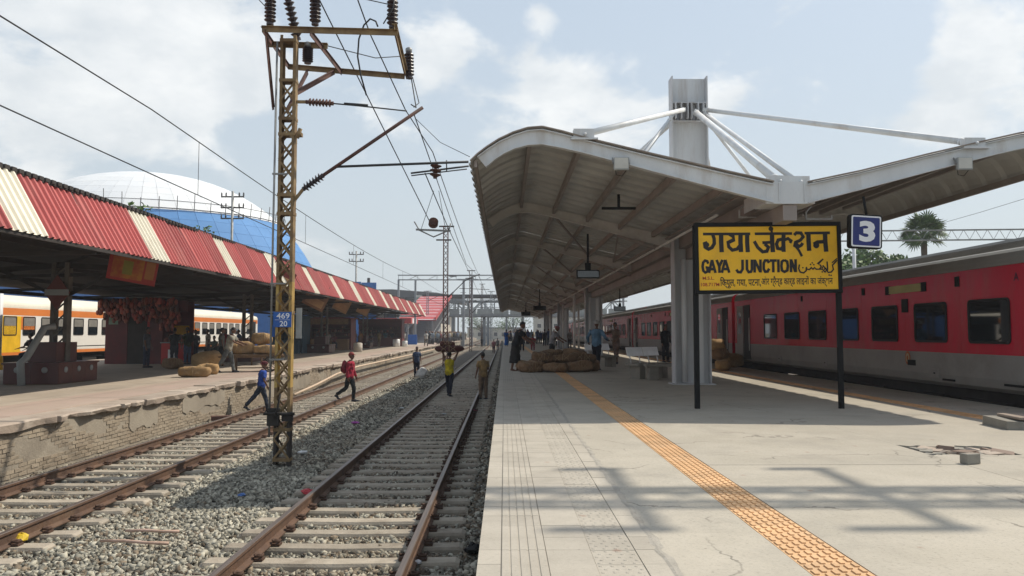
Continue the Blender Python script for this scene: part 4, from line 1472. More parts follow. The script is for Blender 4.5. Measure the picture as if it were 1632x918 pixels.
# ------------------------------------------------------------------ wires
def wire(lab, pts, r=.011, sag=0, drops=None):
    P = []
    for a, b in zip(pts[:-1], pts[1:]):
        a, b = Vector(a), Vector(b)
        n_ = max(2, int((b - a).length / 5))
        for i in range(n_):
            t = i / n_
            P.append(a.lerp(b, t) - Vector((0, 0, sag * 4 * t * (1 - t))))
    P.append(Vector(pts[-1]))
    mb = MB().tube(P, r, 5)
    o = mb.build('overhead_wire', wireM, None, P[0])
    return tag(o, lab, 'wire', 'overhead wires')
cw = lambda x, z: [(x, -8, z), (x, 14.35, z), (x, 56, z), (x, 100, z), (x, 150, z), (x, 230, z)]
cat = lambda y: 5.46 - .34 * 4 * ((y - 14.35) / 41.6) * (1 - (y - 14.35) / 41.6) if 14.35 < y < 56 else 5.46 - .05 * max(0, 1 - abs(y - 6) / 8)
wire('catenary wire above the left track, top of the pair crossing to the upper left', [(-6.5, y, cat(y)) for y in list(range(-6, 60, 2)) + [70, 80, 100, 150, 230]], .012)
wire('contact wire above the left track, lower of the pair', [(-6.5, -5, 4.32), (-6.5, 14.35, 4.27), (-6.5, 56, 4.25), (-6.5, 100, 4.2), (-6.5, 230, 4.2)], .011)
wire('thin wire dropping from the upper left behind the striped roof', [(-14, 8, 6.3), (-13.5, 60, 5.8)], .006, .3)
for i, y in enumerate((16.2, 25, 33, 41, 49)):
    mb = MB().tube([(-6.5, y, 4.26), (-6.5, y, cat(y))], .006, 5)
    tag(mb.build('wire_dropper', wireM, None, (-6.5, y, 4.2)), 'vertical dropper between the two wires above the left track', 'wire', 'droppers over the left track')
wire('feeder wire from the mast top frame running down the line to a section insulator', [(-3.46, 12, 8.0), (-3.46, Ya, 7.58), (-2.15, 21.8, 4.55)], .013)
wire('catenary wire leaving the mast frame above the right track', [(-2.6, 9.5, 8.0), (-2.5, 14.0, 6.9), (-1.75, 18.5, 5.75), (-1.9, 56, 5.6), (-1.9, 100, 5.6), (-1.9, 200, 5.6)], .012, .2)
wire('catenary wire from the cantilever tip along the right track', [(-1.72, MY, 5.5), (-1.9, 38, 4.75), (-1.9, 56, 5.5), (-1.9, 100, 5.5)], .011)
wire('contact wire above the right track', [(-1.5, MY, 4.36), (-1.6, 22, 4.32), (-1.9, 56, 4.3), (-1.9, 100, 4.3), (-1.9, 230, 4.3)], .011)
wire('thin stay wire from the cantilever tip to the platform canopy lip', [(-1.68, MY, 5.4), (-1.2, MY - .2, 4.9), (-.62, 13.6, 4.5)], .006)
wire('cross wire between the mast top insulators', [(-3.0, Ya, FZ + .62), (-2.1, Ya, FZ + .42)], .010)
wire('cross wire behind the mast top frame', [(-3.6, 14.5, FZ - .02), (-2.6, 15.2, FZ - .05), (-2.0, Yb, FZ + .2)], .010)
wire('slack wire leaving the mast top towards the upper left', [(-4.3, Ya, FZ + .3), (-4.75, Ya - .3, FZ + .75)], .008)
wire('thin wire over the coach roofs at the right, seen past the canopy lip', [D(1500, 356, 45), D(1560, 339, 42), D(1720, 290, 36)], .012)
# section insulator with its yoke hanging from the feeder
si = thing('section_insulator', 'brown section insulator with a yoke hanging from wires above the right track', 'insulator', (-2.05, 22, 4.3))
wb(insulator((-2.05, 21.9, 4.42), (-2.05, 22.1, 4.6), .14, 3, .05), 'insulator', rustbrown, si)
mb = MB()
mb.bar((-2.55, 22, 4.32), (-1.55, 22, 4.28), .06, .05)
mb.tube([(-2.6, 22, 4.55), (-2.45, 22, 4.3), (-2.05, 22.1, 4.12), (-1.6, 22, 4.3), (-1.55, 22, 4.5)], .022, 6)
wb(mb, 'yoke', galvM, si)
mb = MB()
for x in (-2.4, -1.7):
    mb.tube([(x, 22, 4.33), (-1.9 + (x + 2.05) * .2, 21.2, 5.3)], .008, 5)
wb(mb, 'hanger', wireM, si)
# ------------------------------------------------------------------ overhead portal above the near platform end (casts the lattice shadow)
px = thing('overhead_portal', 'grey lattice portal boom over the platform with short cross arms and insulators', 'portal', (9, 9.25, 0))
PZ_ = 9.0
mb = MB()
for yy, zz_ in ((9.5, PZ_), (10.05, PZ_), (9.5, PZ_ + .5), (10.05, PZ_ + .5)):
    mb.bar((6.2, yy, zz_), (15.5, yy, zz_), .10, .09)
wb(mb, 'boom_chord', galvM, px)
mb = MB()
k = 0
x = 6.2
while x < 15.3:
    mb.bar((x, 9.5, PZ_), (x + .5, 10.05, PZ_), .035, .035)
    mb.bar((x, 10.05, PZ_ + .5), (x + .5, 9.5, PZ_ + .5), .035, .035)
    mb.bar((x, 9.5, PZ_), (x + .5, 9.5, PZ_ + .5), .035, .035)
    mb.bar((x, 10.05, PZ_ + .5), (x + .5, 10.05, PZ_), .035, .035)
    x += .5
tag(wb(mb, 'boom_lacing', galvM, px), kind='stuff')
for x in (7.93, 10.03):
    mb = MB()
    mb.box(x - .05, 8.6, PZ_ - .12, x + .05, 10.95, PZ_ - .02)
    mb.box(x - .75, 8.55, PZ_ - .16, x + .1, 8.66, PZ_ - .02)
    mb.box(x - .5, 10.9, PZ_ - .16, x + .06, 11.01, PZ_ - .02)
    wb(mb, 'cross_arm', galvM, px)
for xx in (15.2,):
    mb = MB()
    for a in (-.2, .2):
        for b in (9.55, 10.0):
            mb.bar((xx + a, b, -1.4), (xx + a, b, PZ_ + .5), .07, .07)
    wb(mb, 'lattice_leg', galvM, px)
# second portal, seen beyond the coach roofs
p2 = thing('overhead_portal', 'grey lattice portal boom seen over the coach roofs at the right', 'portal', (20, 33, 0))
mb = MB()
for zz_ in (5.35, 5.78):
    mb.bar((13, 33, zz_ - .05), (32, 32.0, zz_ + .05), .06, .06)
wb(mb, 'boom_chord', galvM, p2)
mb = MB()
x = 13
while x < 31.6:
    for s in (0, 1):
        mb.bar((x + .25 * s, 33 - (x - 13) / 19, 5.36 + .42 * s), (x + .25 + .25 * s, 33 - (x - 13) / 19, 5.78 - .42 * s), .014, .014)
    x += .5
tag(wb(mb, 'boom_lacing', galvM, p2), kind='stuff')
for a, y in ((13.2, 33), (31.8, 32)):
    wb(MB().box(a - .15, y - .15, -1.4, a + .15, y + .15, 5.9), 'leg', galvM, p2)
# ------------------------------------------------------------------ station name board
SY = 13.75
pA, pB = D(1107.5, 651, SY), D(1343.5, 651, SY)
tl, tr = D(1105, 358, SY), D(1338.5, 351, SY)
bl, br = D(1109, 468.5, SY), D(1342, 467, SY)
sx0, sx1 = (tl.x + bl.x) / 2, (tr.x + br.x) / 2
sz0, sz1 = (bl.z + br.z) / 2, (tl.z + tr.z) / 2
SWd, SHt = sx1 - sx0, sz1 - sz0
sg = thing('station_name_board', 'yellow station name board on two black posts on the right platform', 'sign', ((sx0 + sx1) / 2, SY, 0))
tilt = rad(-.55)
bp_ = obj('board', MB().box(-SWd / 2 + .05, -.015, -SHt / 2 + .05, SWd / 2 - .05, .015, SHt / 2 - .05).mesh('board', yellowM), sg, (0, 0, (sz0 + sz1) / 2), (0, tilt, 0))
fr = MB()
a, b = SWd / 2, SHt / 2
fr.box(-a, -.04, b - .075, a, .03, b)
fr.box(-a, -.04, -b, a, .03, -b + .065)
fr.box(-a, -.038, -b + .065, -a + .07, .03, b - .075)
fr.box(a - .07, -.038, -b + .065, a, .03, b - .075)
fo = fr.build('frame', blackM, sg, None, .006)
fo.location, fo.rotation_euler = bp_.location, (0, tilt, 0)
for px_ in (sx0 + .03, sx1 - .03):
    x = px_ - sg.location.x
    MB().box(x - .045, .032, 0, x + .045, .1, sz1 - .05).build('post', blackM, sg, None, .006)
IW, IH = SWd - .14, SHt - .14
def zc(x, y):                          # zoomed drawing units -> board metres
    t = (y - 140) / 635
    s = (x - 80 - 20 * t) / 1415
    return ((s - .5) * IW, (.5 - t) * IH)
UN = IW / 1415
lt = MB()
kk = [0]
def st(pts, w, m=0):
    kk[0] += 1
    stroke(lt, [zc(*p) for p in pts], w * UN, kk[0], m)
def dt(c, r):
    kk[0] += 1
    dot(lt, zc(*c), r * UN, kk[0])
H = 216
st([(132, H - 2), (615, H)], 28)
st([(230, H), (246, 262), (248, 310), (225, 350), (190, 366), (155, 345), (150, 310), (178, 300)], 36)
dt((172, 322), 26)
st([(317, H), (318, 300), (324, 398)], 46)
st([(398, H), (440, 240), (446, 275), (388, 302), (396, 345), (432, 378), (480, 368), (515, 325)], 34)
st([(515, H), (515, 300), (521, 398)], 46)
st([(583, H), (583, 300), (590, 400)], 44)
st([(660, H), (1042, H)], 28)
dt((825, 167), 25)
st([(832, 160), (834, 215)], 24)
st([(655, 290), (690, 352), (742, 398), (785, 392), (800, 352), (762, 318)], 34)
st([(738, 306), (838, 302)], 30)
st([(836, H), (838, 300), (846, 402)], 46)
st([(940, 272), (900, 280), (882, 320), (895, 365), (930, 372), (955, 340)], 34)
st([(955, H), (952, 300), (956, 400)], 42)
st([(952, 285), (1000, 266), (1032, 292), (1020, 312)], 30)
st([(1062, 232), (1085, 210), (1132, 212), (1155, 250), (1125, 285), (1075, 306), (1068, 338), (1098, 354), (1136, 334), (1150, 312)], 32)
dt((1090, 335), 24)
st([(1080, 348), (1112, 388), (1142, 446)], 26)
st([(1168, H - 2), (1428, H - 4)], 28)
st([(1208, H), (1210, 300), (1216, 392)], 46)
st([(1388, 300), (1300, 304), (1262, 326)], 36)
dt((1288, 336), 32)
st([(1378, H), (1380, 300), (1390, 402)], 46)
B_ = 27
for s_ in ([(188, 512), (176, 486), (155, 480), (136, 500), (130, 540), (138, 582), (158, 600), (180, 590), (184, 550), (160, 548)], [(196, 604), (225, 474)], [(225, 474), (262, 604)], [(208, 566), (250, 566)], [(272, 474), (300, 540)], [(332, 474), (300, 540)], [(300, 535), (302, 604)], [(326, 604), (360, 474)], [(360, 474), (402, 604)], [(338, 566), (388, 566)],
           [(536, 474), (537, 570), (518, 600), (490, 598), (474, 572)], [(580, 474), (582, 572), (600, 600), (622, 596), (632, 572), (632, 474)], [(660, 604), (660, 474)], [(660, 478), (718, 600)], [(720, 604), (718, 474)], [(806, 510), (790, 484), (766, 484), (752, 510), (752, 570), (768, 598), (790, 596), (808, 566)], [(812, 486), (884, 486)], [(848, 486), (850, 604)], [(900, 474), (903, 604)],
           [(960, 482), (936, 498), (932, 540), (938, 586), (962, 600), (992, 586), (998, 540), (990, 496), (960, 482)], [(1030, 604), (1028, 474)], [(1030, 478), (1074, 600)], [(1078, 604), (1076, 474)]):
    st(s_, B_)
for s_, w in (([(1116, 528), (1108, 570), (1124, 604), (1158, 612), (1184, 590), (1188, 552)], 15), ([(1188, 572), (1215, 580), (1238, 560), (1252, 576), (1270, 560), (1286, 576), (1316, 576), (1338, 556)], 13), ([(1338, 556), (1330, 535), (1302, 524), (1358, 474)], 14), ([(1316, 576), (1345, 578), (1352, 552)], 12), ([(1350, 578), (1378, 606), (1392, 580), (1352, 538)], 13), ([(1397, 500), (1402, 560), (1400, 606)], 15),
              ([(1402, 610), (1440, 606), (1462, 580), (1452, 538), (1500, 488)], 14), ([(1446, 514), (1500, 470)], 11)):
    st(s_, w)
for c in ((1150, 560), (1228, 528), (1246, 512), (1262, 530), (1348, 604), (1418, 636), (1438, 640), (1372, 576)):
    dt(c, 8)
lo = lt.build('lettering', textblack, bp_)
lo.location = (0, -.0165, 0)
def board_text(body, mat, zx0, zy0, zx1, zy1, off):
    a, b = zc(zx0, zy1), zc(zx1, zy0)
    o = obj('lettering', text_mesh(body, mat, (a[0], a[1], b[0], b[1]), off), bp_, (0, -.0165, 0))
board_text('िक्यूल, गया, पटना,', textblack, 312, 645, 722, 762, .022)
board_text('और ग्रैन्ड कार्ड लाइनों का जंक्शन', textblack, 730, 640, 1455, 752, .018)
board_text('M.S.L.', textred, 132, 640, 250, 672, .022)
board_text('108.717M', textred, 116, 702, 302, 738, .022)
# ------------------------------------------------------------------ hanging number sign
NY = 13.0
n0, n1 = D(1350.5, 397, NY), D(1405, 342, NY)
ns = thing('platform_number_sign', 'square blue sign with a white 3 hanging from the canopy', 'sign', ((n0.x + n1.x) / 2, NY, (n0.z + n1.z) / 2))
ns.rotation_euler = (0, rad(2.2), rad(6))
hw = (n1.x - n0.x) / 2 - .01
mb = MB()
mb.prism([(x, z) for x, z in rrect(0, 0, 2 * hw, 2 * hw, .05)], -.05, .05)
mb.build('box', blackM, ns, None)
MB().prism(rrect(0, 0, 2 * hw - .05, 2 * hw - .05, .03), -.054, -.0505).build('border', textwhite, ns)
MB().prism(rrect(0, 0, 2 * hw - .10, 2 * hw - .10, .02), -.057, -.0545).build('face', blueM, ns)
obj('lettering', text_mesh('3', textwhite, (-.13, -.18, .16, .18), .045), ns, (0, -.059, 0))
MB().tube([(.03, 0, hw), (.02, .08, .62)], .022, 8).build('hanger', blackM, ns)
# ------------------------------------------------------------------ floodlights, fittings and clock frames under the canopy
for (u, v, lab) in ((990, 261, 'square floodlight on the front beam of the canopy left wing'), (1537, 261, 'square floodlight on the front beam of the canopy right wing')):
    p = D(u, v, FY - .12)
    t = thing('floodlight', lab, 'floodlight', p, group='floodlights on the canopy front')
    MB().box(-.13, -.03, -.11, .13, .05, .11).build('housing', greypaint, t, None, .012)
    MB().box(-.115, -.034, -.085, .115, -.0302, .098).build('lens', floodM, t)
    mb = MB()
    mb.bar((-.14, .0, 0), (-.14, .08, .12), .015, .03)
    mb.bar((.14, .0, 0), (.14, .08, .12), .015, .03)
    mb.build('bracket', galvM, t)
    MB().tube([(.1, .05, -.1), (.02, .06, -.2), (-.08, .06, -.18), (-.1, .07, .1)], .006, 5).build('cable', blackM, t)
def board(u, v, Y, w, h, ztop, lab, solid=True):
    p = D(u, v, Y)
    t = thing('hanging_board', lab, 'display board', p, group='hanging boards under the canopy')
    if solid:
        MB().box(-w / 2, -.07, -h / 2, w / 2, .07, h / 2).build('case', blackM, t, None, .01)
        MB().box(-w / 2 + .03, -.074, -h / 2 + .03, w / 2 - .03, -.0702, h / 2 - .03).build('screen', glassM, t)
        MB().box(-.08, -.05, h / 2, .08, .05, h / 2 + .2).build('mount', blackM, t)
    else:
        MB().box(-w / 2, -.03, -.025, w / 2, .03, .025).build('crossbar', blackM, t)
    MB().tube([(0, 0, 0), (0, 0, ztop - p.z)], .03, 8).build('hanger', blackM, t)
board(986, 332, 16.2, .72, .1, 4.30, 'black T-shaped hanger with no board below the canopy front bay', False)
board(937, 437, 22.0, .66, .24, 4.2, 'black display board on a rod behind the second canopy beam')
board(860, 491, 52.0, .85, .3, 4.3, 'small dark display board far along the left side of the canopy')
board(988, 492, 49.0, .72, .3, 4.3, 'small dark display board hanging before the red coaches')
board(838, 500, 75, .9, .4, 4.3, 'farthest dark display board along the canopy')
for (u, v, Y, lab) in ((1198, 345, 14.6, 'white tube light fitting above the left half of the name board'), (1305, 348, 14.2, 'white tube light fitting above the right half of the name board')):
    p = D(u, v, Y)
    t = thing('tube_light', lab, 'light fitting', p, group='tube light fittings')
    MB().box(-.24, -.02, -.03, .24, .02, 0).build('batten', whitesteel, t)
    mb = MB()
    mb.box(-.25, -.015, -.03, -.225, .015, .12)
    mb.box(.225, -.015, -.03, .25, .015, .07)
    mb.bar((-.237, 0, .12), (-.1, .1, .24), .02, .02)
    mb.build('bracket', whitesteel, t)
# ------------------------------------------------------------------ dome and blue screens behind the left platform
def dome():
    t = thing('dome_building', 'huge white dome with blue glazed sides rising behind the striped canopy', 'dome', (-70, 150, -1.4))
    a, c = 35.5, 33.5
    nseg, nz = 56, 22
    def pt(i, j, o=0):
        ph = math.pi / 2 * j / nz
        th = 2 * math.pi * i / nseg
        r = math.cos(ph) ** .92
        return Vector((a * r * math.cos(th) * (1 + o), a * .85 * r * math.sin(th) * (1 + o), c * math.sin(ph) * (1 + o)))
    jb = 11
    for nm, j0, j1, mat in (('white_roof', jb, nz - 1, domewhite), ('blue_glazing', 0, jb, domeblue)):
        mb, rest, cnt = MB(), MB(), 0
        for i in range(nseg):
            for j in range(j0, j1):
                q = [pt(i, j), pt(i + 1, j), pt(i + 1, j + 1), pt(i, j + 1)]
                m = sum(q, Vector()) / 4
                n_ = m.normalized()
                k = [m + (p - m) * .983 for p in q]
                mb.add([p - n_ * .05 for p in q], [(0, 1, 2, 3)], 0)
                one = MB()
                up_ = [p + n_ * .12 for p in k]
                one.add(k + up_, [(4, 5, 6, 7), (0, 1, 5, 4), (1, 2, 6, 5), (2, 3, 7, 6), (3, 0, 4, 7)], 0)
                seen = n_.dot(Vector((.42, -.9, 0))) > .08 and m.z > 7 and m.x > -20
                if seen and cnt < 150:
                    cnt += 1
                    one.build('dome_panel', mat, t)
                else:
                    rest.add(one.v, one.f)
        tag(rest.build('dome_panels', mat, t), kind='stuff')
        if j1 == nz - 1:
            mb.add([pt(i, nz - 1, .003) for i in range(nseg)], [tuple(range(nseg))], 0)
        mb.build(nm, [M(nm + '_joint', tuple(x * .92 for x in ((.8, .8, .79) if mat is domewhite else (.10, .24, .45))), None, .6)], t)
    mb = MB()
    for i in range(nseg):
        p, q = pt(i, jb, .012), pt(i + 1, jb, .012)
        mb.tube([p, q], .09, 4)
        if i % 1 == 0:
            mb.tube([pt(i, jb, .005), pt(i, jb, .012) + Vector((0, 0, R.uniform(1.2, 3.2)))], .07, 4)
        p, q = pt(i, jb, .02) + Vector((0, 0, 1.1)), pt(i + 1, jb, .02) + Vector((0, 0, 1.1))
        mb.tube([p, q], .06, 4)
    tag(mb.build('scaffolding', fobdark, t), kind='stuff')
    mb = MB()
    for (u, v) in ((404, 366), (416, 402)):
        pass
    for i, j in ((44, 7), (47, 5), (41, 6)):
        q = [pt(i, j, .008), pt(i + .5, j, .008), pt(i + .5, j + .55, .008), pt(i, j + .55, .008)]
        mb.add(q, [(0, 1, 2, 3)])
    mb.build('open_panel', fobdark, t)
dome()
bs = thing('blue_screen_wall', 'long blue sheet screen standing behind the white and orange coaches', 'screen wall', (-40, 95, -1.4))
mb = MB()
for k in range(40):
    x = -92 + k * 1.9
    mb.box(x, 0, 0, x + 1.86, .1 + .04 * (k % 2), 9.0 + .05 * (k % 3))
bs.location = (0, 96, -1.4)
mb.build('sheeting', bluetarp, bs)
mb = MB()
for k in range(14):
    mb.box(-90 + k * 5.6, .15, 0, -89.7 + k * 5.6, .6, 9.6)
mb.build('posts', fobdark, bs)
# telegraph poles behind the canopy
for (u, vt, Y, na, lab) in ((371, 305, 70, 3, 'tall telegraph pole with three crossarms behind the striped canopy, before the dome'), (568, 400, 110, 2, 'smaller telegraph pole with crossarms farther along the striped canopy')):
    top = D(u, vt, Y)
    t = thing('telegraph_pole', lab, 'pole', (top.x, Y, -1.4), group='telegraph poles')
    h = top.z + 1.4
    MB().tube([(0, 0, 0), (0, 0, h)], .12, 8).build('shaft', galvM, t)
    for k in range(na):
        z = h - .5 - k * 1.0
        a = MB()
        a.box(-1.05, -.06, z - .06, 1.05, .06, z + .06)
        for x in (-1.0, -.6, .6, 1.0):
            a.lathe([(.03, 0), (.09, .1), (.05, .2), (.08, .28), (.02, .34)], (x, 0, z + .06), 8)
        a.build('crossarm', darksteel, t)
# ------------------------------------------------------------------ footbridge, stairs and station hall in the distance
fb = thing('footbridge', 'grey steel truss footbridge crossing the tracks in the distance', 'footbridge', (-12, 150, -1.2))
def W_(mb, nm, m, t, stuff=False):
    o = wb(mb, nm, m, t)
    return tag(o, kind='stuff') if stuff else o
x0, x1, yb = -15, 24, 150
mb = MB()
for yy in (yb, yb + 4):
    mb.box(x0, yy - .15, 4.6, x1, yy + .15, 4.95)
    mb.box(x0, yy - .12, 7.4, x1, yy + .12, 7.6)
W_(mb, 'chord', fobgrey, fb)
mb = MB()
k = 0
x = x0
while x < x1:
    for yy in (yb, yb + 4):
        mb.box(x - .09, yy - .09, 4.9, x + .09, yy + .09, 7.5)
        if k % 2:
            mb.bar((x, yy, 4.8), (x + 2.6, yy, 7.5), .16, .16)
        else:
            mb.bar((x, yy, 7.5), (x + 2.6, yy, 4.8), .16, .16)
    x += 2.6
    k += 1
W_(mb, 'web_members', fobgrey, fb, True)
W_(MB().box(x0, yb, 4.4, x1, yb + 4, 4.6), 'deck', fobgrey, fb)
W_(MB().box(x0 - 1, yb - 1, 8.2, x1, yb + 5, 8.75), 'roof', fobdark, fb)
mb = MB()
x = x0
while x < x1:
    mb.box(x - .08, yb - .05, 7.5, x + .08, yb + .05, 8.2)
    x += 2.6
for xx in (-13.5, -10.2, -4.0, -3.2, .4, 3.6):
    mb.box(xx - .2, yb + .3, -1.2, xx + .2, yb + .7, 4.5)
    mb.box(xx - .2, yb + 3.3, -1.2, xx + .2, yb + 3.7, 4.5)
W_(mb, 'pier', fobgrey, fb)
for k in range(12):
    mb = MB()
    mb.box(x0 + k * 3.2 + .1, yb - .2, 4.95, x0 + k * 3.2 + 3.0, yb - .14, 6.0)
    W_(mb, 'railing_panel', greypaint, fb)
# staircase from the left platform up to the bridge
ss = thing('staircase', 'steel staircase with red and white striped roof rising from the left platform to the footbridge', 'staircase', (-14, 128, LZ))
xs0, xs1, ya, yb2, za, zb = -15.5, -10.5, 112, 146, LZ, 5.0
n_ = 17
for k in range(n_):
    y0_, y1_ = ya + (yb2 - ya) * k / n_, ya + (yb2 - ya) * (k + 1) / n_
    z0_, z1_ = 3.1 + (8.1 - 3.1) * k / n_, 3.1 + (8.1 - 3.1) * (k + 1) / n_
    mb = MB()
    zr = .9
    mb.prism([(y0_, z0_), (y1_, z1_), (y1_, z1_ + .12), (y0_, z0_ + .12)], xs0 - .4, xs1 + .5, 'x')
    mb.prism([(y0_, z0_ + .12), (y1_, z1_ + .12), (y1_, z1_ + .45), (y0_, z0_ + .45)], xs1 + .35, xs1 + .5, 'x')
    W_(mb, 'roof_sheet', fobred, ss)
    if k % 2 == 0:
        W_(MB().prism([(y0_, z0_ + .125), (y0_ + .35, z0_ + .175), (y0_ + .35, z0_ + .2), (y0_, z0_ + .15)], xs0 - .4, xs1 + .55, 'x'), 'roof_batten', domewhite, ss)
mb = MB()
for x in (xs0, xs1):
    mb.bar((x, ya, za + .1), (x, yb2, zb), .12, .5)
    mb.bar((x, ya, za + 1.2), (x, yb2, zb + 1.1), .08, .08)
W_(mb, 'stringer', fobgrey, ss)
mb = MB()
for k in range(18):
    y = ya + (yb2 - ya) * k / 17
    z = za + (zb - za) * k / 17
    for x in (xs0, xs1):
        mb.box(x - .07, y - .07, z, x + .07, y + .07, 3.1 + 5 * k / 17)
        if k % 4 == 2:
            mb.box(x - .2, y - .2, LZ, x + .2, y + .2, z)
W_(mb, 'posts', fobgrey, ss, True)
mb = MB()
for k in range(30):
    y = ya + (yb2 - ya) * k / 30
    z = za + (zb - za) * k / 30
    mb.box(xs0, y, z, xs1, y + 1.1, z + .17)
W_(mb, 'steps', fobgrey, ss, True)
W_(MB().box(xs1 - .1, 126, LZ, xs1 + .1, 146, 2.8), 'side_panel', paleM, ss)
# red landing roofs next to the stairs
lr = thing('stair_landing_roof', 'small red roofed shelter at the foot of the striped staircase', 'shelter', (-17, 108, LZ))
for k in range(5):
    W_(MB().prism([(103 + k * 1.6, 2.6), (104.6 + k * 1.6, 2.6), (104.6 + k * 1.6, 3.3), (103 + k * 1.6, 3.3)], -19, -12.5, 'x'), 'roof_sheet', fobred if k % 2 == 0 else domewhite, lr)
mb = MB()
for x in (-18.6, -13):
    for y in (103.4, 110.4):
        mb.box(x - .12, y - .12, LZ, x + .12, y + .12, 2.6)
W_(mb, 'post', fobgrey, lr)
for i, (x, y, h) in enumerate(((-11.8, 118, 9), (-2.2, 128, 9.5), (-8.6, 160, 11), (-4.4, 185, 10), (-12.5, 190, 12), (2.0, 175, 10.5))):
    w_ = ['left of the staircase foot', 'over the right track before the footbridge', 'tall, between the tracks under the footbridge', 'slim, beyond the footbridge near the right track', 'tallest, far left beyond the footbridge', 'far right beyond the canopy end'][i]
    t = thing('signal_mast', 'thin grey steel mast ' + w_, 'mast', (x, y, -1.2), group='thin masts round the footbridge')
    for sx in (-.14, .14):
        MB().box(sx - .04, -.05, 0, sx + .04, .05, h).build('leg', fobgrey, t)
    mb = MB()
    for k in range(int(h / .5)):
        mb.bar((-.14, 0, k * .5), (.14, 0, k * .5 + .5), .04, .04)
        mb.bar((.14, 0, k * .5), (-.14, 0, k * .5 + .5), .04, .04)
    tag(mb.build('lacing', fobgrey, t), kind='stuff')
    mb = MB()
    mb.bar((0, 0, h - 1.6), (1.9, 0, h - .7), .07, .07)
    mb.bar((0, 0, h - .6), (1.9, 0, h - .7), .04, .04)
    mb.bar((-.6, 0, h - .1), (.6, 0, h - .1), .08, .08)
    mb.build('bracket', fobdark, t)
hall = thing('station_hall', 'large dark steel roofed station hall under construction beyond the striped canopy', 'building', (-36, 215, -1.2))
mb = MB()
mb.prism([(-48, 11.2), (-48, 12.6), (-30, 12.9), (-18, 12.0), (-11, 10.6), (-11, 9.4), (-20, 10.6)], 205, 232)
W_(mb, 'roof', fobdark, hall)
mb = MB()
for k in range(13):
    x = -46 + k * 2.8
    mb.box(x - .2, 205.5, -1.2, x + .2, 206, 11)
    mb.bar((x, 205.3, 9.4), (x + 2.8, 205.3, 11), .18, .18)
    mb.bar((x + 2.8, 205.3, 9.2), (x, 205.3, 10.8), .18, .18)
W_(mb, 'frame', fobdark, hall)
W_(MB().box(-50, 208, -1.2, -16, 230, 8.2), 'wall', paleM, hall)
for k in range(6):
    W_(MB().box(-46 + k * 4.6, 207.9, 3.5, -43.4 + k * 4.6, 208.02, 6.2), 'window', glassM, hall)
W_(MB().box(-23, 198, 6.0, -17, 206, 11), 'lift_tower', paleM, hall)
W_(MB().box(-23.1, 197.8, 8.4, -16.9, 206.1, 10.4), 'green_netting', greenM, hall)
# portals over the tracks far away
pf = thing('overhead_portal', 'flat steel portal frame spanning the tracks before the footbridge', 'portal', (-5, 100, -1.2))
mb = MB()
for z in (8.15, 8.75):
    mb.box(-13.9, 99.9, z, 16, 100.1, z + .14)
W_(mb, 'boom_chord', fobgrey, pf)
mb = MB()
for k in range(24):
    x = -13.8 + k * 1.25
    mb.bar((x, 100, 8.2), (x + 1.25 * (k % 2), 100, 8.85), .06, .06)
W_(mb, 'boom_lacing', fobgrey, pf, True)
for x in (-13.8, -11.6, 15.5):
    W_(MB().box(x - .12, 99.85, -1.2, x + .12, 100.15, 8.2), 'leg', fobgrey, pf)
for (Y, z, xa, xb, lab) in ((172, 9.2, -16, 18, 'second flat portal frame, seen through the footbridge'), (205, 8.6, -15, 20, 'third flat portal frame far down the tracks'), (245, 8.8, -16, 22, 'farthest flat portal frame down the tracks')):
    t = thing('overhead_portal', lab, 'portal', (0, Y, -1.2))
    mb = MB()
    for q in (0, .6):
        mb.box(xa, -.1, z + q, xb, .1, z + q + .15)
    mb.build('boom_chord', fobgrey, t)
    mb = MB()
    for k in range(int((xb - xa) / 1.2)):
        mb.bar((xa + k * 1.2, 0, z + .1), (xa + k * 1.2 + 1.2 * (k % 2), 0, z + .65), .07, .07)
    tag(mb.build('boom_lacing', fobgrey, t), kind='stuff')
    for x in (xa + .2, -4.4, xb - .2):
        MB().box(x - .15, -.15, 0, x + .15, .15, z).build('leg', fobgrey, t)
for (u, Y, lab) in ((739, 135, 'grey pole with a T top left of a similar one before the footbridge'), (752, 135, 'grey pole with a T top right of a similar one before the footbridge')):
    p = D(u, 446, Y)
    t = thing('t_pole', lab, 'pole', (p.x, Y, -1.2), group='T topped poles')
    MB().box(-.2, -.2, 0, .2, .2, p.z + 1.2).build('shaft', fobgrey, t)
    MB().box(-1.1, -.25, p.z + 1.1, 1.1, .25, p.z + 1.35).build('crossbar', fobdark, t)
# far buildings low on the horizon
for i, (x, y, w, d, h, m, lab) in enumerate(((-3, 290, 22, 12, 4.2, paleM, 'low pale building beyond the footbridge at the end of the tracks'), (-30, 300, 18, 14, 9, paleM, 'pale block far behind the station hall'), (24, 280, 26, 14, 8, paleM, 'pale block far off behind the red coaches'))):
    t = thing('building', lab, 'building', (x, y, -1.2))
    MB().box(-w / 2, 0, 0, w / 2, d, h).build('wall', m, t)
    MB().box(-w / 2 - .3, -.3, h, w / 2 + .3, d, h + .4).build('roof', fobgrey, t)
    for k in range(int(w / 3)):
        for s in range(int(h / 3.2)):
            MB().box(-w / 2 + 1 + k * 3, -.04, 1.2 + s * 3.1, -w / 2 + 2.3 + k * 3, .05, 2.6 + s * 3.1).build('window', glassM, t)
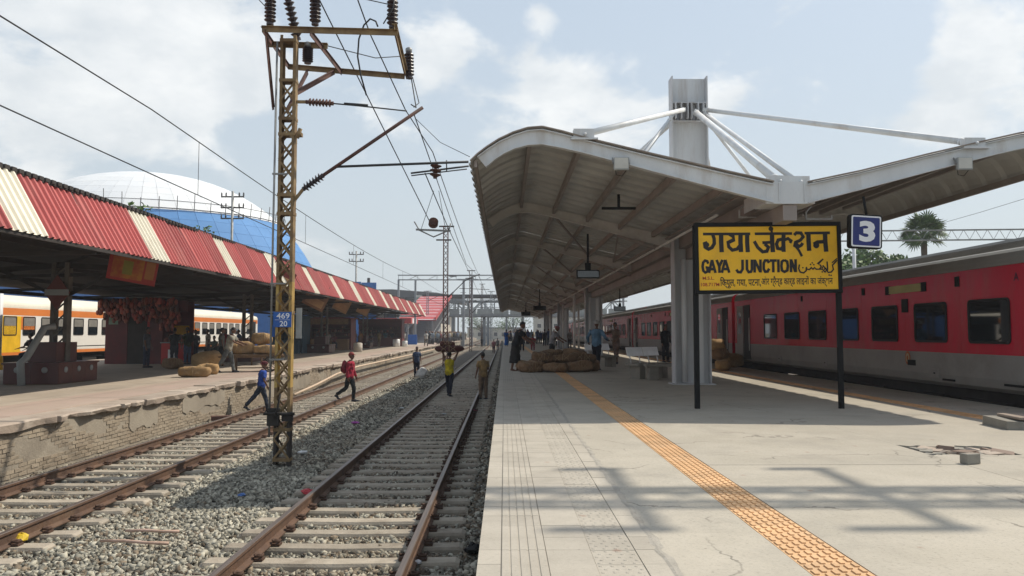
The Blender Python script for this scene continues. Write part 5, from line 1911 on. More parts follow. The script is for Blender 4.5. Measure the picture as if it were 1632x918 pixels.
# ------------------------------------------------------------------ trees
def tree(lab, x, y, h, wd, n=2600, seed=1, group='trees', z0=-1.4):
    rg = np.random.default_rng(seed)
    t = thing('tree', lab, 'tree', (x, y, z0), group=group)
    mb = MB()
    mb.tube([(0, 0, 0), (.1, 0, h * .3), (-.1, .1, h * .6), (0, 0, h * .85)], [h * .035, h * .026, h * .018, .03], 8)
    cl = []
    for k in range(13):
        a = rg.uniform(0, 6.28)
        rr = wd * rg.uniform(.15, .5)
        c = Vector((rr * math.cos(a), rr * math.sin(a), h * rg.uniform(.5, .95)))
        cl.append((c, wd * rg.uniform(.13, .24)))
        mb.tube([(0, 0, h * rg.uniform(.25, .5)), c * .6 + Vector((0, 0, h * .12)), c], [h * .014, h * .009, .02], 5)
    mb.build('trunk', barkM, t)
    lv = MB()
    for k in range(n):
        c, r = cl[rg.integers(len(cl))]
        d = Vector(rg.normal(size=3)).normalized()
        p = c + Vector((d.x, d.y, d.z * .75)) * r * rg.uniform(.45, 1.08) ** .6
        a = Vector(rg.normal(size=3)).normalized()
        b = a.cross(d).normalized() if a.cross(d).length > .01 else Vector((1, 0, 0))
        a = (d * .5 + a).normalized()
        s = rg.uniform(.16, .34)
        lv.add([p - b * s * .5, p + a * s, p + b * s * .5, p - a * s * .4], [(0, 1, 2, 3)])
    lv.build('crown', leafM, t)
    return t
tree('light green bushy tree behind the coach roof under the number sign', 27, 62, 9.9, 7.5, 6500, 1)
tree('darker green tree right of the bushy one, left of the palm', 31.5, 66, 9.6, 6.5, 5200, 2)
tree('low leafy tree far behind the red train', 42, 72, 8.4, 8, 3500, 3)
tree('tree far away at the end of the right platform', 3, 262, 9, 12, 1500, 5)
tree('tree far behind the footbridge', -8, 268, 10, 12, 1500, 6)
def palm(lab, x, y, h):
    t = thing('palm_tree', lab, 'palm tree', (x, y, -1.4))
    mb = MB()
    mb.tube([(0, 0, h * k / 10) for k in range(11)], [.28 - .008 * k + (.02 if k % 2 else 0) for k in range(11)], 10)
    mb.build('trunk', barkM, t)
    rg = np.random.default_rng(8)
    for k in range(58):
        a = rg.uniform(0, 6.28)
        e = rg.uniform(-.9, 1.3)
        d = Vector((math.cos(a) * math.cos(e), math.sin(a) * math.cos(e), math.sin(e)))
        s = d.cross(Vector((0, 0, 1))).normalized()
        u = s.cross(d)
        c = Vector((0, 0, h)) + d * rg.uniform(.7, 1.15)
        mb = MB()
        mb.tube([(0, 0, h - .2), c], .025, 4)
        n_ = 15
        tw = rg.uniform(-.6, .6)
        s2 = s * math.cos(tw) + u * math.sin(tw)
        for i in range(n_):
            f = (i / (n_ - 1) - .5) * 3.6
            v = (d * math.cos(f) + s2 * math.sin(f)).normalized()
            w = (s2 * math.cos(f) - d * math.sin(f)) * .055
            l = rg.uniform(.75, 1.05)
            q = c + v * l * .6
            e_ = c + v * l - Vector((0, 0, .12 * rg.uniform(.3, 1.5)))
            mb.add([c - w * .4, q - w, e_, q + w, c + w * .4, q + u * .03], [(0, 1, 5, 4), (1, 2, 5), (2, 3, 5), (3, 4, 5)])
        mb.build('frond', palmM, t)
pt_ = D(1472, 372, 60)
palm('fan palm with a round shaggy crown behind the coach roof at the right', pt_.x, 60, pt_.z + 1.4)
q = D(1361, 400, 42)
tag(MB().tube([(0, 0, 0), (0, 0, q.z + 2.6)], .1, 8).build('pole', whitesteel, None), 'thin pale pole beside the trees under the number sign', 'pole').location = (q.x, 42, -1.4)
# little plants growing on the striped roof
for (u, v, Y, lab) in ((275, 350, 26, 'small green plant growing on the ridge of the striped roof'), (212, 330, 21.5, 'tiny weed on the ridge of the striped roof near the camera')):
    p = D(u, v, Y)
    p.x, p.z = RX - .1, RZ + .05
    p.y = Y
    mb = MB()
    for k in range(46):
        d = Vector((R.uniform(-1, 1), R.uniform(-1.5, 1.5), R.uniform(.1, .8))) * .28
        s = R.uniform(.05, .1)
        a = Vector((R.uniform(-1, 1), R.uniform(-1, 1), R.uniform(0, 1))).normalized() * s
        b = Vector((R.uniform(-1, 1), R.uniform(-1, 1), R.uniform(-1, 1))).normalized() * s * .6
        mb.add([d - b, d + a, d + b, d - a * .5], [(0, 1, 2, 3)])
        if k % 6 == 0:
            mb.tube([(0, 0, 0), d], .006, 4)
    tag(mb.build('roof_plant', leafM, None), lab, 'plant').location = p
# ------------------------------------------------------------------ left platform furniture
def lp_(u, v):
    return G(u, v, LZ)
for i, cy in enumerate((23.6, 40.7, 58.0, 75.0)):
    labs = ['maroon tiled bench round the nearest canopy column, bent grey drainpipe in front', 'maroon tiled bench block round the second canopy column behind the handcart', 'maroon tiled bench block in the dark round the third canopy column', 'maroon tiled bench block round the fourth canopy column near the far stall']
    t = thing('tiled_bench', labs[i], 'bench', (-13.75, cy, LZ), group='maroon benches round the canopy columns')
    top = benchM
    # panels of tile round the block
    for sx in (-1, 1):
        for k in range(3):
            MB().box(*((.78 if sx > 0 else -.80), -1.05 + k * .7 + .006, .02, (.80 if sx > 0 else -.78), -1.05 + (k + 1) * .7 - .006, .58)).build('tile_panel', maroonM, t)
        for k in range(2):
            ya, yb_ = (1.05, 1.07) if sx > 0 else (-1.07, -1.05)
            MB().box(-.8 + k * .8 + .006, ya, .02, -.8 + (k + 1) * .8 - .006, yb_, .58).build('tile_panel', maroonM, t)
    MB().box(-.77, -1.04, 0, .77, 1.04, .58).build('core', jutedark, t)
    MB().box(-.84, -1.1, .58, .84, 1.1, .63).build('seat', maroonM, t)
    MB().box(-.42, -.55, .63, .42, .55, 1.22).build('backrest', maroonM, t)
    for y in (-.7, 0, .7):
        MB().tube([(.80, y, .42), (.815, y, .42)], .09, 12).build('emblem', greypaint, t)
    for x in (-.4, .4):
        MB().tube([(x, -1.07, .42), (x, -1.085, .42)], .09, 12).build('emblem', greypaint, t)
p = lp_(40, 614)
dp = MB().tube([(-13.3, 22.9, 1.55), (-13.5, 22.7, 1.5), (p.x + .12, p.y - .2, .62), (p.x, p.y - .25, .5), (p.x + .05, p.y - .25, LZ)], .10, 10).build('drainpipe', greypaint, None, (p.x, p.y - .25, LZ))
tag(dp, 'bent grey drainpipe coming down in front of the nearest maroon bench', 'pipe')
dm = thing('diamond_board', 'diamond shaped dark red name board on the nearest canopy column', 'sign', (-13.05, 23.3, 2.35))
o = MB().prism([(-.38, 0), (0, -.52), (.38, 0), (0, .52)], -.02, .02).build('board', M('diamond_red', (.17, .05, .04)), dm)
MB().box(-.36, -.028, -.09, .36, -.021, .09).build('name_band', greypaint, dm)
dm.location = D(91, 466, 23.2)
# tilted advertising boards under the eave
ads = [(212, 428, 21.5, 1.25, .78, 'tilted red and yellow advertising board under the near eave'), (444, 440, 33.0, 1.3, .8, 'tilted red board under the eave left of the lattice mast'), (503, 478, 41.5, 1.2, .9, 'tilted brown board under the eave right of the lattice mast'), (545, 486, 50.5, 1.0, .9, 'tilted tan board under the eave, second right of the mast'), (580, 492, 58.5, .9, .9, 'smallest tilted tan board under the far eave')]
for i, (u, v, Y, w, h, lab) in enumerate(ads):
    p = D(u, v, Y)
    t = thing('advertising_board', lab, 'sign', p, group='tilted boards under the eave')
    t.rotation_euler = (rad(12), rad(10 if i == 0 else 26), rad(20))
    f = [M('ad_red', (.30, .03, .02), (.24, .025, .02)), redpaint, M('ad_brown', (.24, .12, .06)), M('ad_tan', (.33, .20, .10)), M('ad_tan_pale', (.36, .23, .12))][i]
    MB().box(-w / 2, -.03, -h / 2, w / 2, .03, h / 2).build('panel', f, t)
    if i == 0:
        MB().box(-w * .42, -.036, -h * .4, w * .22, -.031, h * .4).build('yellow_print', M('ad_yellow', (.36, .15, .02), (.28, .05, .02), scale=5), t)
        MB().box(-w * .2, -.040, -h * .25, 0, -.037, h * .25).build('green_print', M('ad_green', (.22, .20, .03)), t)
        MB().box(w * .26, -.036, -h * .3, w * .45, -.031, h * .35).build('pale_print', M('ad_pale', (.34, .14, .04)), t)
    else:
        MB().box(-w * .4, -.036, -h * .35, w * .4, -.031, h * .1).build('print', M('ad_print', (.45, .26, .12), (.3, .16, .08)), t)
    mb = MB()
    mb.tube([(-w * .3, 0, h / 2), (-w * .3, .1, h / 2 + .5)], .015, 5)
    mb.tube([(w * .3, 0, h / 2), (w * .3, .1, h / 2 + .5)], .015, 5)
    mb.build('hanger', darksteel, t)
# red snack kiosk
KX0, KX1, KY = -19.2, -15.6, 37.2
ki = thing('kiosk', 'red snack kiosk hung with packets under the striped canopy', 'kiosk', ((KX0 + KX1) / 2, KY, LZ))
def kb(nm, m, *b):
    return wb(MB().box(*b), nm, m, ki)
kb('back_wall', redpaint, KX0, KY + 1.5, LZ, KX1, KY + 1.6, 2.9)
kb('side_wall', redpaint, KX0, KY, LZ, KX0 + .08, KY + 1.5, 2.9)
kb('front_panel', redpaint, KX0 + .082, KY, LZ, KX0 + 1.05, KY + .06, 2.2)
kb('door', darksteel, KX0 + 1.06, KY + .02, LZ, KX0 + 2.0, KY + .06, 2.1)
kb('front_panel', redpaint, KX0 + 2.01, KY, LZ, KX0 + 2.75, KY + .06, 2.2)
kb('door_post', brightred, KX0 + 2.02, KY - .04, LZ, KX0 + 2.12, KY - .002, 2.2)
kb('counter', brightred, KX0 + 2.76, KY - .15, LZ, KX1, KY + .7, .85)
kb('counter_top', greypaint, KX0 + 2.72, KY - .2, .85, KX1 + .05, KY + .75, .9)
kb('freezer', textwhite, KX1 - .45, KY - .3, .1, KX1 - .05, KY - .16, .55)
kb('roof', darksteel, KX0 - .2, KY - .5, 2.9, KX1 + .2, KY + 1.7, 3.0)
for k in range(5):
    kb('fascia_panel', redpaint, KX0 - .15 + k * .86, KY - .5, 2.35 + .0, KX0 - .15 + k * .86 + .84, KY - .44, 2.88)
kb('notice', M('notice_green', (.25, .35, .25)), KX0 + .15, KY - .01, 1.75, KX0 + .6, KY - .001, 2.1)
kb('yellow_poster', yellowM, KX1 - .9, KY + 1.4, 1.0, KX1 - .2, KY + 1.49, 1.7)
pk = MB()
for k in range(340):
    x, z = R.uniform(KX0 - .1, KX1 + .15), R.choice([2.85, 2.68, 2.5, 2.35, 2.2, 2.05, 1.9, 1.7, 1.55]) + R.uniform(-.05, .05)
    if z < 1.9 and x < KX0 + 2.7:
        continue
    if z < 2.1 and x < KX0 + 1.9 and R.random() < .5:
        continue
    y = (KY - .58 if z > 2.3 else KY - .3) + R.uniform(-.1, .1)
    w, h = R.uniform(.08, .12), R.uniform(.12, .17)
    pk.ell((x, y, z), (w, .035, h), 7, 4)
for k in range(26):
    x = R.uniform(KX0 + 2.8, KX1 - .05)
    pk.cbox((x, KY + R.uniform(-.05, .5), .9 + .1 + R.choice([0, 0, .18])), (R.uniform(.06, .14), .1, R.uniform(.14, .24)))
tag(wb(pk, 'snack_packets', packetM, ki), kind='stuff')
wb(MB().tube([(KX0 - .1, KY - .32, 2.36), (KX1 + .15, KY - .32, 2.36)], .015, 5), 'rail', galvM, ki)
# other stalls deeper in the shade
def stall(lab, x, y, w, d, h, m, cm):
    t = thing('stall', lab, 'stall', (x, y, LZ), group='stalls on the left platform')
    MB().box(-w / 2, d - .1, 0, w / 2, d, h).build('back_wall', m, t)
    MB().box(-w / 2, 0, 0, -w / 2 + .1, d - .11, h).build('side_wall', m, t)
    MB().box(w / 2 - .1, .8, 0, w / 2, d - .11, h).build('side_wall', m, t)
    MB().box(-w / 2 + .11, 0, 0, w / 2 - .11, .6, .95).build('counter', cm, t)
    MB().box(-w / 2 - .15, -.4, h, w / 2 + .15, d + .1, h + .1).build('roof', m, t)
    MB().box(-w / 2, -.38, h - .5, w / 2, -.32, h - .01).build('fascia', cm, t)
    mb = MB()
    for k in range(24):
        mb.cbox((R.uniform(-w / 2 + .3, w / 2 - .3), d - .3, R.choice([1.2, 1.55, 1.9]) + .1), (R.uniform(.08, .2), .2, R.uniform(.12, .28)))
    tag(mb.build('goods', packetM, t), kind='stuff')
    for z in (1.2, 1.55, 1.9):
        MB().box(-w / 2 + .11, d - .45, z - .03, w / 2 - .11, d - .12, z).build('shelf', woodM, t)
    return t
stall('dark blue stall behind the lattice mast under the striped canopy', -15.6, 55, 2.0, 3.0, 2.6, bluepaint, bluepaint)
stall('dark red stall in the shade between two canopy columns', -15.3, 66, 4.0, 3, 2.7, redpaint, jutedark)
stall('red stall at the far end of the striped canopy with steel vessels', -13.6, 84, 4.6, 3, 2.9, redpaint, maroonM)
tag(MB().box(-.55, -.05, 0, .55, .6, 1.25).build('blue_cabinet', kmblue, None, None, .02), 'small bright blue cabinet past the end of the striped canopy', 'cabinet').location = (-11.6, 97, LZ)
def drum(lab, x, y, r, h, m, z=LZ):
    o = MB().lathe([(r * .92, 0), (r, .03), (r, h * .45), (r * 1.04, h * .5), (r, h * .55), (r, h - .03), (r * .9, h), (r * .5, h + .02)], (0, 0, 0), 16).build('drum', m)
    o.location = (x, y, z)
    return tag(o, lab, 'drum', 'drums on the left platform')
drum('pale drum standing at the shade edge of the left platform', -11.4, 60, .35, .7, paleM)
drum('steel milk vessel in front of the far red stall', -11.5, 82, .38, .8, steelM)
drum('smaller steel vessel beside the milk vessel at the far red stall', -10.8, 83.5, .3, .6, steelM)
# wooden bench behind the mast
wbn = thing('wooden_bench', 'low wooden table bench at the shade edge behind the lattice mast', 'bench', (-11.4, 36.5, LZ))
MB().box(-.35, -.8, .62, .35, .8, .68).build('top', woodM, wbn)
for sx in (-1, 1):
    for sy in (-1, 1):
        MB().box(sx * .3 - .03, sy * .7 - .03, 0, sx * .3 + .03, sy * .7 + .03, .62).build('leg', woodM, wbn)
pp = thing('post', 'white post rising beside the coach at the far left', 'post', (0, 0, 0))
q = lp_(14, 590)
tag(pp, None)
pp.location = (-20.6, 31.5, LZ)
MB().tube([(0, 0, 0), (0, 0, 3.1)], .14, 10).build('shaft', whitesteel, pp)
MB().lathe([(.22, 0), (.2, .5), (.16, .6)], (0, 0, 0), 10).build('base', yellowM, pp)
# ------------------------------------------------------------------ sacks
def sack_mesh(l, w, h, seed, tied=True, n=20, k=16):
    rg = random.Random(seed)
    ph = [rg.uniform(0, 6.28) for _ in range(6)]
    rs = []
    for i in range(k + 1):
        t = i / k
        e = abs(2 * t - 1)
        s = (1 - min(1, e) ** 7) ** .5 * .8 + .2 * (1 - e * .55)
        ring = []
        for j in range(n):
            a = 2 * math.pi * j / n
            ca, sa = math.cos(a), math.sin(a)
            sq = (abs(ca) ** 4.6 + abs(sa) ** 4.6) ** (-1 / 4.6)
            b = 1 + .06 * math.sin(5 * a + ph[0] + 4 * t) + .07 * math.sin(3 * a + ph[1] - 7 * t) + .05 * math.sin(11 * t + ph[2] + 2 * math.sin(a + ph[3])) + .03 * math.sin(9 * a + 13 * t + ph[4])
            ring.append(((t - .5) * l, w / 2 * s * ca * sq * b, h / 2 + h / 2 * s * sa * sq * b * (.9 + .07 * math.sin(4 * t + ph[5]) if sa > 0 else 1)))
        rs.append(ring)
    mb = MB()
    mb.rings(rs)
    if tied:
        for t0_, t1_ in ((.15, .55), (.55, .15), (.45, .85), (.85, .45)):
            pts = []
            for j in range(n + 1):
                f = abs(((j / n + .25) % 1) * 2 - 1)
                p = Vector(rs[int((t0_ + (t1_ - t0_) * f) * k)][j % n])
                pts.append(p + (p - Vector((p[0], 0, h / 2))) * .015)
            mb.tube(pts, .010, 4, 1)
        for t in (.5,):
            i = int(t * k)
            mb.tube([Vector(p) + (Vector(p) - Vector((p[0], 0, h / 2))) * .01 for p in rs[i] + rs[i][:1]], .012, 5, 1)
    return mb.mesh('sack', [juteM, ropeM])
ropeM = M('rope', (.33, .23, .13), (.26, .18, .10), .9, scale=9)
SM = [sack_mesh(.95, .62, .42, 1), sack_mesh(1.0, .55, .5, 2), sack_mesh(.8, .6, .46, 3), sack_mesh(1.1, .5, .38, 4), sack_mesh(.9, .7, .55, 5, False)]
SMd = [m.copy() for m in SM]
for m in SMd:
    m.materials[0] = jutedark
def sack(me, p, rz, lab, group, rx=0, ry=0, sc=1):
    o = obj('sack', me, None, p, (rx, ry, rz))
    o.scale = (sc, sc, sc)
    return tag(o, lab, 'sack', group)
HX, HY = 1.75, 27.0
hp = []
for i, (x, y, z, m, rz, ry) in enumerate(((.95, 26.6, 0, 1, .1, 0), (1.75, 26.5, 0, 0, -.15, 0), (2.6, 26.7, 0, 1, .2, 0), (1.25, 27.5, 0, 4, 1.2, 0), (2.2, 27.6, 0, 2, .4, 0), (3.0, 27.5, 0, 4, 1.4, 0), (1.5, 28.5, 0, 3, .1, 0), (2.6, 28.6, 0, 1, -.3, 0), (1.3, 26.9, .42, 2, .5, .1), (2.1, 26.9, .42, 3, -.2, -.08), (2.75, 27.0, .44, 0, .3, .1), (1.7, 27.7, .48, 1, .9, 0), (2.5, 27.8, .46, 4, -.5, .1), (1.9, 28.6, .4, 0, .2, 0), (.75, 27.5, .0, 2, 1.5, 0))):
    where = ['front left of the bottom row', 'front middle of the bottom row', 'front right of the bottom row', 'second row left', 'second row middle', 'second row right end', 'back row left', 'back row right', 'upper layer left, leaning', 'upper layer middle front', 'upper layer right front', 'top of the heap middle', 'top of the heap right', 'upper layer at the back', 'leftmost one beside the stooping man']
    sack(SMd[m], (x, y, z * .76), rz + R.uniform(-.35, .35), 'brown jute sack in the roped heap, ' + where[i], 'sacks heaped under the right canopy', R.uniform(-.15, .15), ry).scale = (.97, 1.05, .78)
for i, (u, v, z, m, rz, lab) in enumerate(((1152, 590, 0, 3, 1.2, 'pale sack lying lowest in the small pile by the red train'), (1146, 588, .36, 2, .8, 'round sack in the middle of the small pile by the red train'), (1141, 588, .72, 0, 1.4, 'pale sack topmost in the small pile by the red train'), (1166, 585, 0, 4, .4, 'brown sack at the right of the small pile by the red train'))):
    p = G(u, v, 0)
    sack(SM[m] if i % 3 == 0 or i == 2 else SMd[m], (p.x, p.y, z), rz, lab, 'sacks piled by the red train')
p = lp_(318, 590)
o = sack(SM[4], (p.x, p.y + .9, LZ), .5, 'big round jute sack standing behind the flat bundle by the kiosk', 'sacks on the left platform', 0, -.15, 1.35)
p = lp_(310, 601)
sack(SM[3], (p.x, p.y, LZ), .1, 'flat tied jute bundle lying on the sunlit pink paving', 'sacks on the left platform', 0, 0, 1.0)
p = lp_(329, 597)
sack(SM[1], (p.x, p.y + .1, LZ), .25, 'jute bundle right behind the flat one on the pink paving', 'sacks on the left platform', 0, 0, .8)
p = lp_(275, 588)
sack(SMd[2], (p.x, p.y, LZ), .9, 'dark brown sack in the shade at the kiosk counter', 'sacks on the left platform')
# handcart
ct = lp_(408, 592)
hc = thing('handcart', 'wooden platform handcart loaded with sacks on the left platform', 'handcart', (ct.x, ct.y, LZ), .25)
for k in range(5):
    MB().box(-1.0, -.5 + k * .2, .62, 1.0, -.5 + k * .2 + .185, .67).build('plank', woodM, hc)
for s in (-1, 1):
    MB().box(-1.35, s * .42 - .03, .55, 1.05, s * .42 + .03, .615).build('beam', woodM, hc)
    MB().box(-.78, s * .4 - .03, 0, -.72, s * .4 + .03, .55).build('leg', woodM, hc)
    wm = MB()
    My = Matrix.Rotation(rad(90), 3, 'X')
    wm.lathe([(.25, -.03), (.30, -.03), (.30, .03), (.25, .03), (.25, -.03)], (.55, s * .52, .30), 20, 0, My, True, False)
    wm.lathe([(.04, -.05), (.04, .05)], (.55, s * .52, .30), 10, 0, My)
    for k in range(8):
        a = k * math.pi / 4
        wm.bar((.55, s * .52, .30), (.55 + .28 * math.cos(a), s * .52, .30 + .28 * math.sin(a)), .02, .02)
    wm.build('wheel', darksteel, hc)
MB().tube([(.55, -.5, .3), (.55, .5, .3)], .025, 8).build('axle', darksteel, hc)
MB().box(-.8, -.42, .14, .6, -.38, .18).build('brace', woodM, hc)
for i, (dx, dy, dz, m, rz, lab) in enumerate(((-.5, -.15, .67, 1, .1, 'jute sack at the near end of the handcart load'), (.45, -.1, .67, 3, -.15, 'long jute sack at the front of the handcart load'), (.15, .2, 1.05, 2, .3, 'jute sack on top of the handcart load'))):
    sack(SM[m], (ct.x + dx, ct.y + dy, LZ + dz), rz + .25, lab, 'sacks on the handcart')
# ------------------------------------------------------------------ right platform furniture
def bench(lab, x, y, rz):
    t = thing('platform_bench', lab, 'bench', (x, y, 0), rz, 'steel backed benches on the right platform')
    MB().box(-.75, -.25, .38, .75, .25, .45).build('seat', benchM, t, None, .01)
    for s in (-1, 1):
        MB().box(s * .5 - .12, -.2, 0, s * .5 + .12, .2, .38).build('leg', benchM, t, None, .01)
    for k in range(2):
        mb = MB()
        x0_ = -.7 + k * .71
        mb.bar((x0_ + .345, .2, .66), (x0_ + .345, .3, .92), .67, .02, up=(0, 1, .2))
        mb.obox((x0_ + .345, .25, .79), (.68, .02, .27), Matrix.Rotation(rad(-15), 3, 'X'))
        mb.build('backrest', steelM, t)
    for xx in (-.6, -.2, .2, .6):
        MB().tube([(xx, .16, .45), (xx, .19, .58), (xx, .24, .72)], .018, 6).build('bracket', steelM, t)
    return t
b1 = G(1022, 603)
bench('steel backed concrete bench left of the white pylon', b1.x + .25, b1.y + .1, rad(38))
b2 = G(980, 588)
bench('second steel backed bench partly hidden behind the man in a tan shirt', b2.x - .3, b2.y + 1.5, rad(40))
sb = thing('plain_bench', 'plain concrete bench joining the foot of the white pylon', 'bench', (4.75, 22.2, 0))
MB().box(-.7, -.25, .38, .5, .25, .45).build('seat', benchM, sb, None, .01)
MB().box(-.6, -.2, 0, -.35, .2, .38).build('leg', benchM, sb)
MB().box(.2, -.2, 0, .45, .2, .38).build('leg', benchM, sb)
# rubble: hole bricks, loose brick, concrete slab block
for i in range(16):
    l = R.uniform(.14, .30)
    mb = MB()
    j = lambda a: R.uniform(-a, a)
    mb.add([(sx * l / 2 + j(.03), sy * .09 + j(.03), sz * .035 + .035 + j(.01)) for sz in (-1, 1) for sy in (-1, 1) for sx in (-1, 1)], [(0, 2, 3, 1), (4, 5, 7, 6), (0, 1, 5, 4), (1, 3, 7, 5), (3, 2, 6, 7), (2, 0, 4, 6)])
    o = mb.build('broken_brick', [benchM, copeM, M('brick_dull', (.24, .17, .13))][i % 3])
    cx, cyy = HOLE[0] + .1 + (i % 6) * .16 + R.uniform(-.03, .03), HOLE[1] + .14 + (i // 6) * .19 + R.uniform(-.03, .03)
    o.location = (cx, cyy, -.075 + R.uniform(0, .03))
    o.rotation_euler = (R.uniform(-.1, .15), R.uniform(-.15, .15), R.uniform(0, 3))
    tag(o, 'broken brick lying in the hole in the sunlit platform', 'brick', 'broken bricks in the platform hole')
p = G(1551, 740)
lbk = thing('loose_brick', 'single grey brick standing beside the hole in the platform', 'brick', (p.x, p.y + .05, 0), .25)
mb = MB()
mb.box(-.085, -.05, 0, .085, .05, .105)
mb.build('block', benchM, lbk, None, .006)
MB().box(-.06, -.02, .1045, .06, .02, .107).build('frog', copeM, lbk)
p = G(1582, 687)
cb = thing('concrete_block', 'broken concrete slab block on the platform at the right edge', 'block', (p.x + 1.12, p.y + .35, 0), -.12)
mb = MB()
n_ = 8
rows = []
for i in range(n_ + 1):
    x = -.8 + 1.6 * i / n_
    rows.append([(x, -.36 + R.uniform(-.03, .03), 0), (x, -.34 + R.uniform(-.03, .03), .12 + R.uniform(-.01, .01)), (x, .36, .13), (x, .38, 0)])
mb.rings(rows, 0, False)
mb.build('base', benchM, cb)
MB().box(-.62, -.30, .131, .85, .33, .17).build('cap', copeM, cb, None, .01)
# ------------------------------------------------------------------ litter
def litter(nm, lab, u, v, z, s, m, flat=.35, rz=0):
    p = G(u, v, z)
    rg = random.Random(int(u * 7 + v))
    mb = MB()
    rs = []
    for i in range(6):
        t = math.pi * (i + .02) / 5.04
        rs.append([(s * math.sin(t) * math.cos(a) * rg.uniform(.6, 1.2), s * math.sin(t) * math.sin(a) * rg.uniform(.6, 1.2), s * flat * (1 - math.cos(t)) * rg.uniform(.7, 1.1)) for a in [2 * math.pi * j / 9 for j in range(9)]])
    mb.rings(rs, 0, False)
    o = mb.build(nm, m)
    o.location = (p.x, p.y, z - .015)
    return tag(o, lab, 'litter', 'litter on the ballast')
BZ = -1.07
pl_ = lambda n, c: M(n, c, tuple(x * .8 for x in c), .5, scale=20)
litter('cloth_scrap', 'magenta rag lying on the shaded ballast', 567, 675, BZ, .13, pl_('rag_magenta', (.35, .02, .30)), .3)
litter('cloth_scrap', 'red rag beside the near rail of the right track', 492, 786, BZ, .12, pl_('rag_red', (.45, .03, .04)))
litter('plastic_bag', 'yellow plastic bag on a sleeper end at the lower left', 33, 862, BZ, .09, pl_('bag_yellow', (.65, .45, .03)), .6)
litter('paper_cup', 'crumpled white cup beside the sunlit rail', 226, 772, BZ, .08, pl_('cup_white', (.7, .68, .62)), .6)
litter('paper_scrap', 'white scraps on the ballast near the lattice mast', 483, 722, BZ, .12, pl_('scrap_white', (.66, .66, .64)), .3)
litter('wrapper', 'pink wrapper by the platform wall near the man in khaki', 757, 655, BZ, .10, pl_('wrapper_pink', (.5, .06, .14)), .4)
litter('wrapper', 'blue wrapper on the shaded ballast near the mast foot', 385, 790, BZ, .07, pl_('wrapper_blue', (.06, .15, .4)), .4)
litter('wrapper', 'tiny blue wrapper beside the sunlit near rail', 181, 791, BZ, .05, pl_('wrapper_blue', (.05, .25, .55)), .5)
litter('paper_scrap', 'pale paper in the shade between the rails', 640, 651, BZ, .10, pl_('scrap_grey', (.55, .55, .53)), .3)
litter('paper_scrap', 'pale paper farther down the shaded track', 708, 660, BZ, .08, pl_('scrap_grey', (.5, .5, .48)), .3)
litter('plastic_bag', 'black plastic bag in the gutter below the right platform edge', 755, 880, BZ, .12, blackM, .5)
litter('paper_scrap', 'white scrap in the gutter below the right platform edge', 665, 897, BZ, .05, pl_('scrap_white', (.6, .6, .6)), .5)
for (a, b, lab) in (((160, 862), (268, 866), 'pale bamboo stick lying on the ballast at the lower left'), ((200, 846), (285, 847), 'short pale stick lying behind the bamboo stick')):
    p, q = G(*a, BZ + .03), G(*b, BZ + .03)
    tag(MB().tube([p, p.lerp(q, .35) + Vector((0, .015, .006)), p.lerp(q, .7) - Vector((0, .01, 0)), q], [.016, .019, .017, .02], 7).build('bamboo_stick', M('bamboo', (.55, .38, .30), (.42, .28, .2), .7, scale=9), None, p), lab, 'stick', 'sticks on the ballast')
p = G(350, 664, -1.0)
tag(MB().obox((0, 0, .06), (.55, .24, .13), Matrix.Rotation(.3, 3, 'Z')).build('old_sleeper_piece', rustbrown, None, None, .01), 'dark wooden block lying against the brick wall', 'block').location = (-7.95, p.y, -1.1)
P_ = [D(437, 612, 30.5), D(480, 606, 31.5), D(500, 602, 32.2), D(540, 592, 36), D(577, 585, 41.5), D(625, 572, 54), D(661, 566, 67), D(700, 556, 90)]
for q in P_:
    q.x = -8.0
tag(MB().tube([Vector((-8.0, 29.5, -1.0)), Vector((-8.0, 33, -.85)), Vector((-8.02, 37, -.62)), Vector((-8.02, 42, -.50)), Vector((-8.02, 54, -.52)), Vector((-8.02, 68, -.55)), Vector((-8.02, 90, -.55))], .05, 8).build('water_pipe', M('pipe_cream', (.62, .47, .33), (.5, .37, .26), .6), None, (-8.0, 29.5, -1)), 'long bent cream pipe running along the brick wall of the left platform', 'pipe')
# ------------------------------------------------------------------ people
def at(u, v, z):
    return G(u, v, z)
def pr(lab, u, v, z, face, *a, **k):
    p = at(u, v, z)
    return person(lab, (p.x, p.y, z), face, *a, **k)
TZ = ST - .005
Rt, Lf, Aw, To = rad(-90), rad(90), 0, math.pi
pr('boy in a blue T-shirt and jeans striding over the left track', 416, 656, TZ + .02, Rt + .35, 'stride', h=1.5, top=(.02, .07, .36), bottom=(.025, .035, .06), detail=1, hair='turban', headcol=(.16, .035, .04))
pr('man in a red shirt and cap with a red backpack stepping over the left track', 557, 640, TZ + .12, Rt - .15, 'step', h=1.6, top=(.42, .02, .05), bottom=(.02, .022, .025), sleeve='long', detail=1, hair='cap', headcol=(.30, .05, .045))
p = at(557, 640, TZ + .12)
bk = thing('backpack', 'dark red backpack on the man in the red shirt', 'backpack', (p.x - .17, p.y - .06, TZ + 1.28), Rt)
MB().ell((0, 0, 0), (.15, .10, .23), 12, 8).build('bag', cloth((.22, .015, .03)), bk)
MB().ell((0, -.07, -.07), (.11, .06, .12), 10, 6).build('pocket', cloth((.16, .012, .02)), bk)
pr('man in a dark blue shirt standing on the ballast beside a white sack', 664, 601, -1.1, To + .4, 'stand', h=1.62, top=(.05, .075, .14), bottom=(.018, .02, .035), detail=1)
p = at(676, 601, -1.1)
sk = sack_mesh(.75, .5, .5, 31, False)
sk.materials[0] = M('white_bag', (.62, .60, .56), (.5, .48, .45), .6, scale=8, bump=.4)
sack(sk, (p.x, p.y + .1, -1.05), .3, 'full white plastic sack at the feet of the man in dark blue', 'sacks by the tracks', 0, -.9)
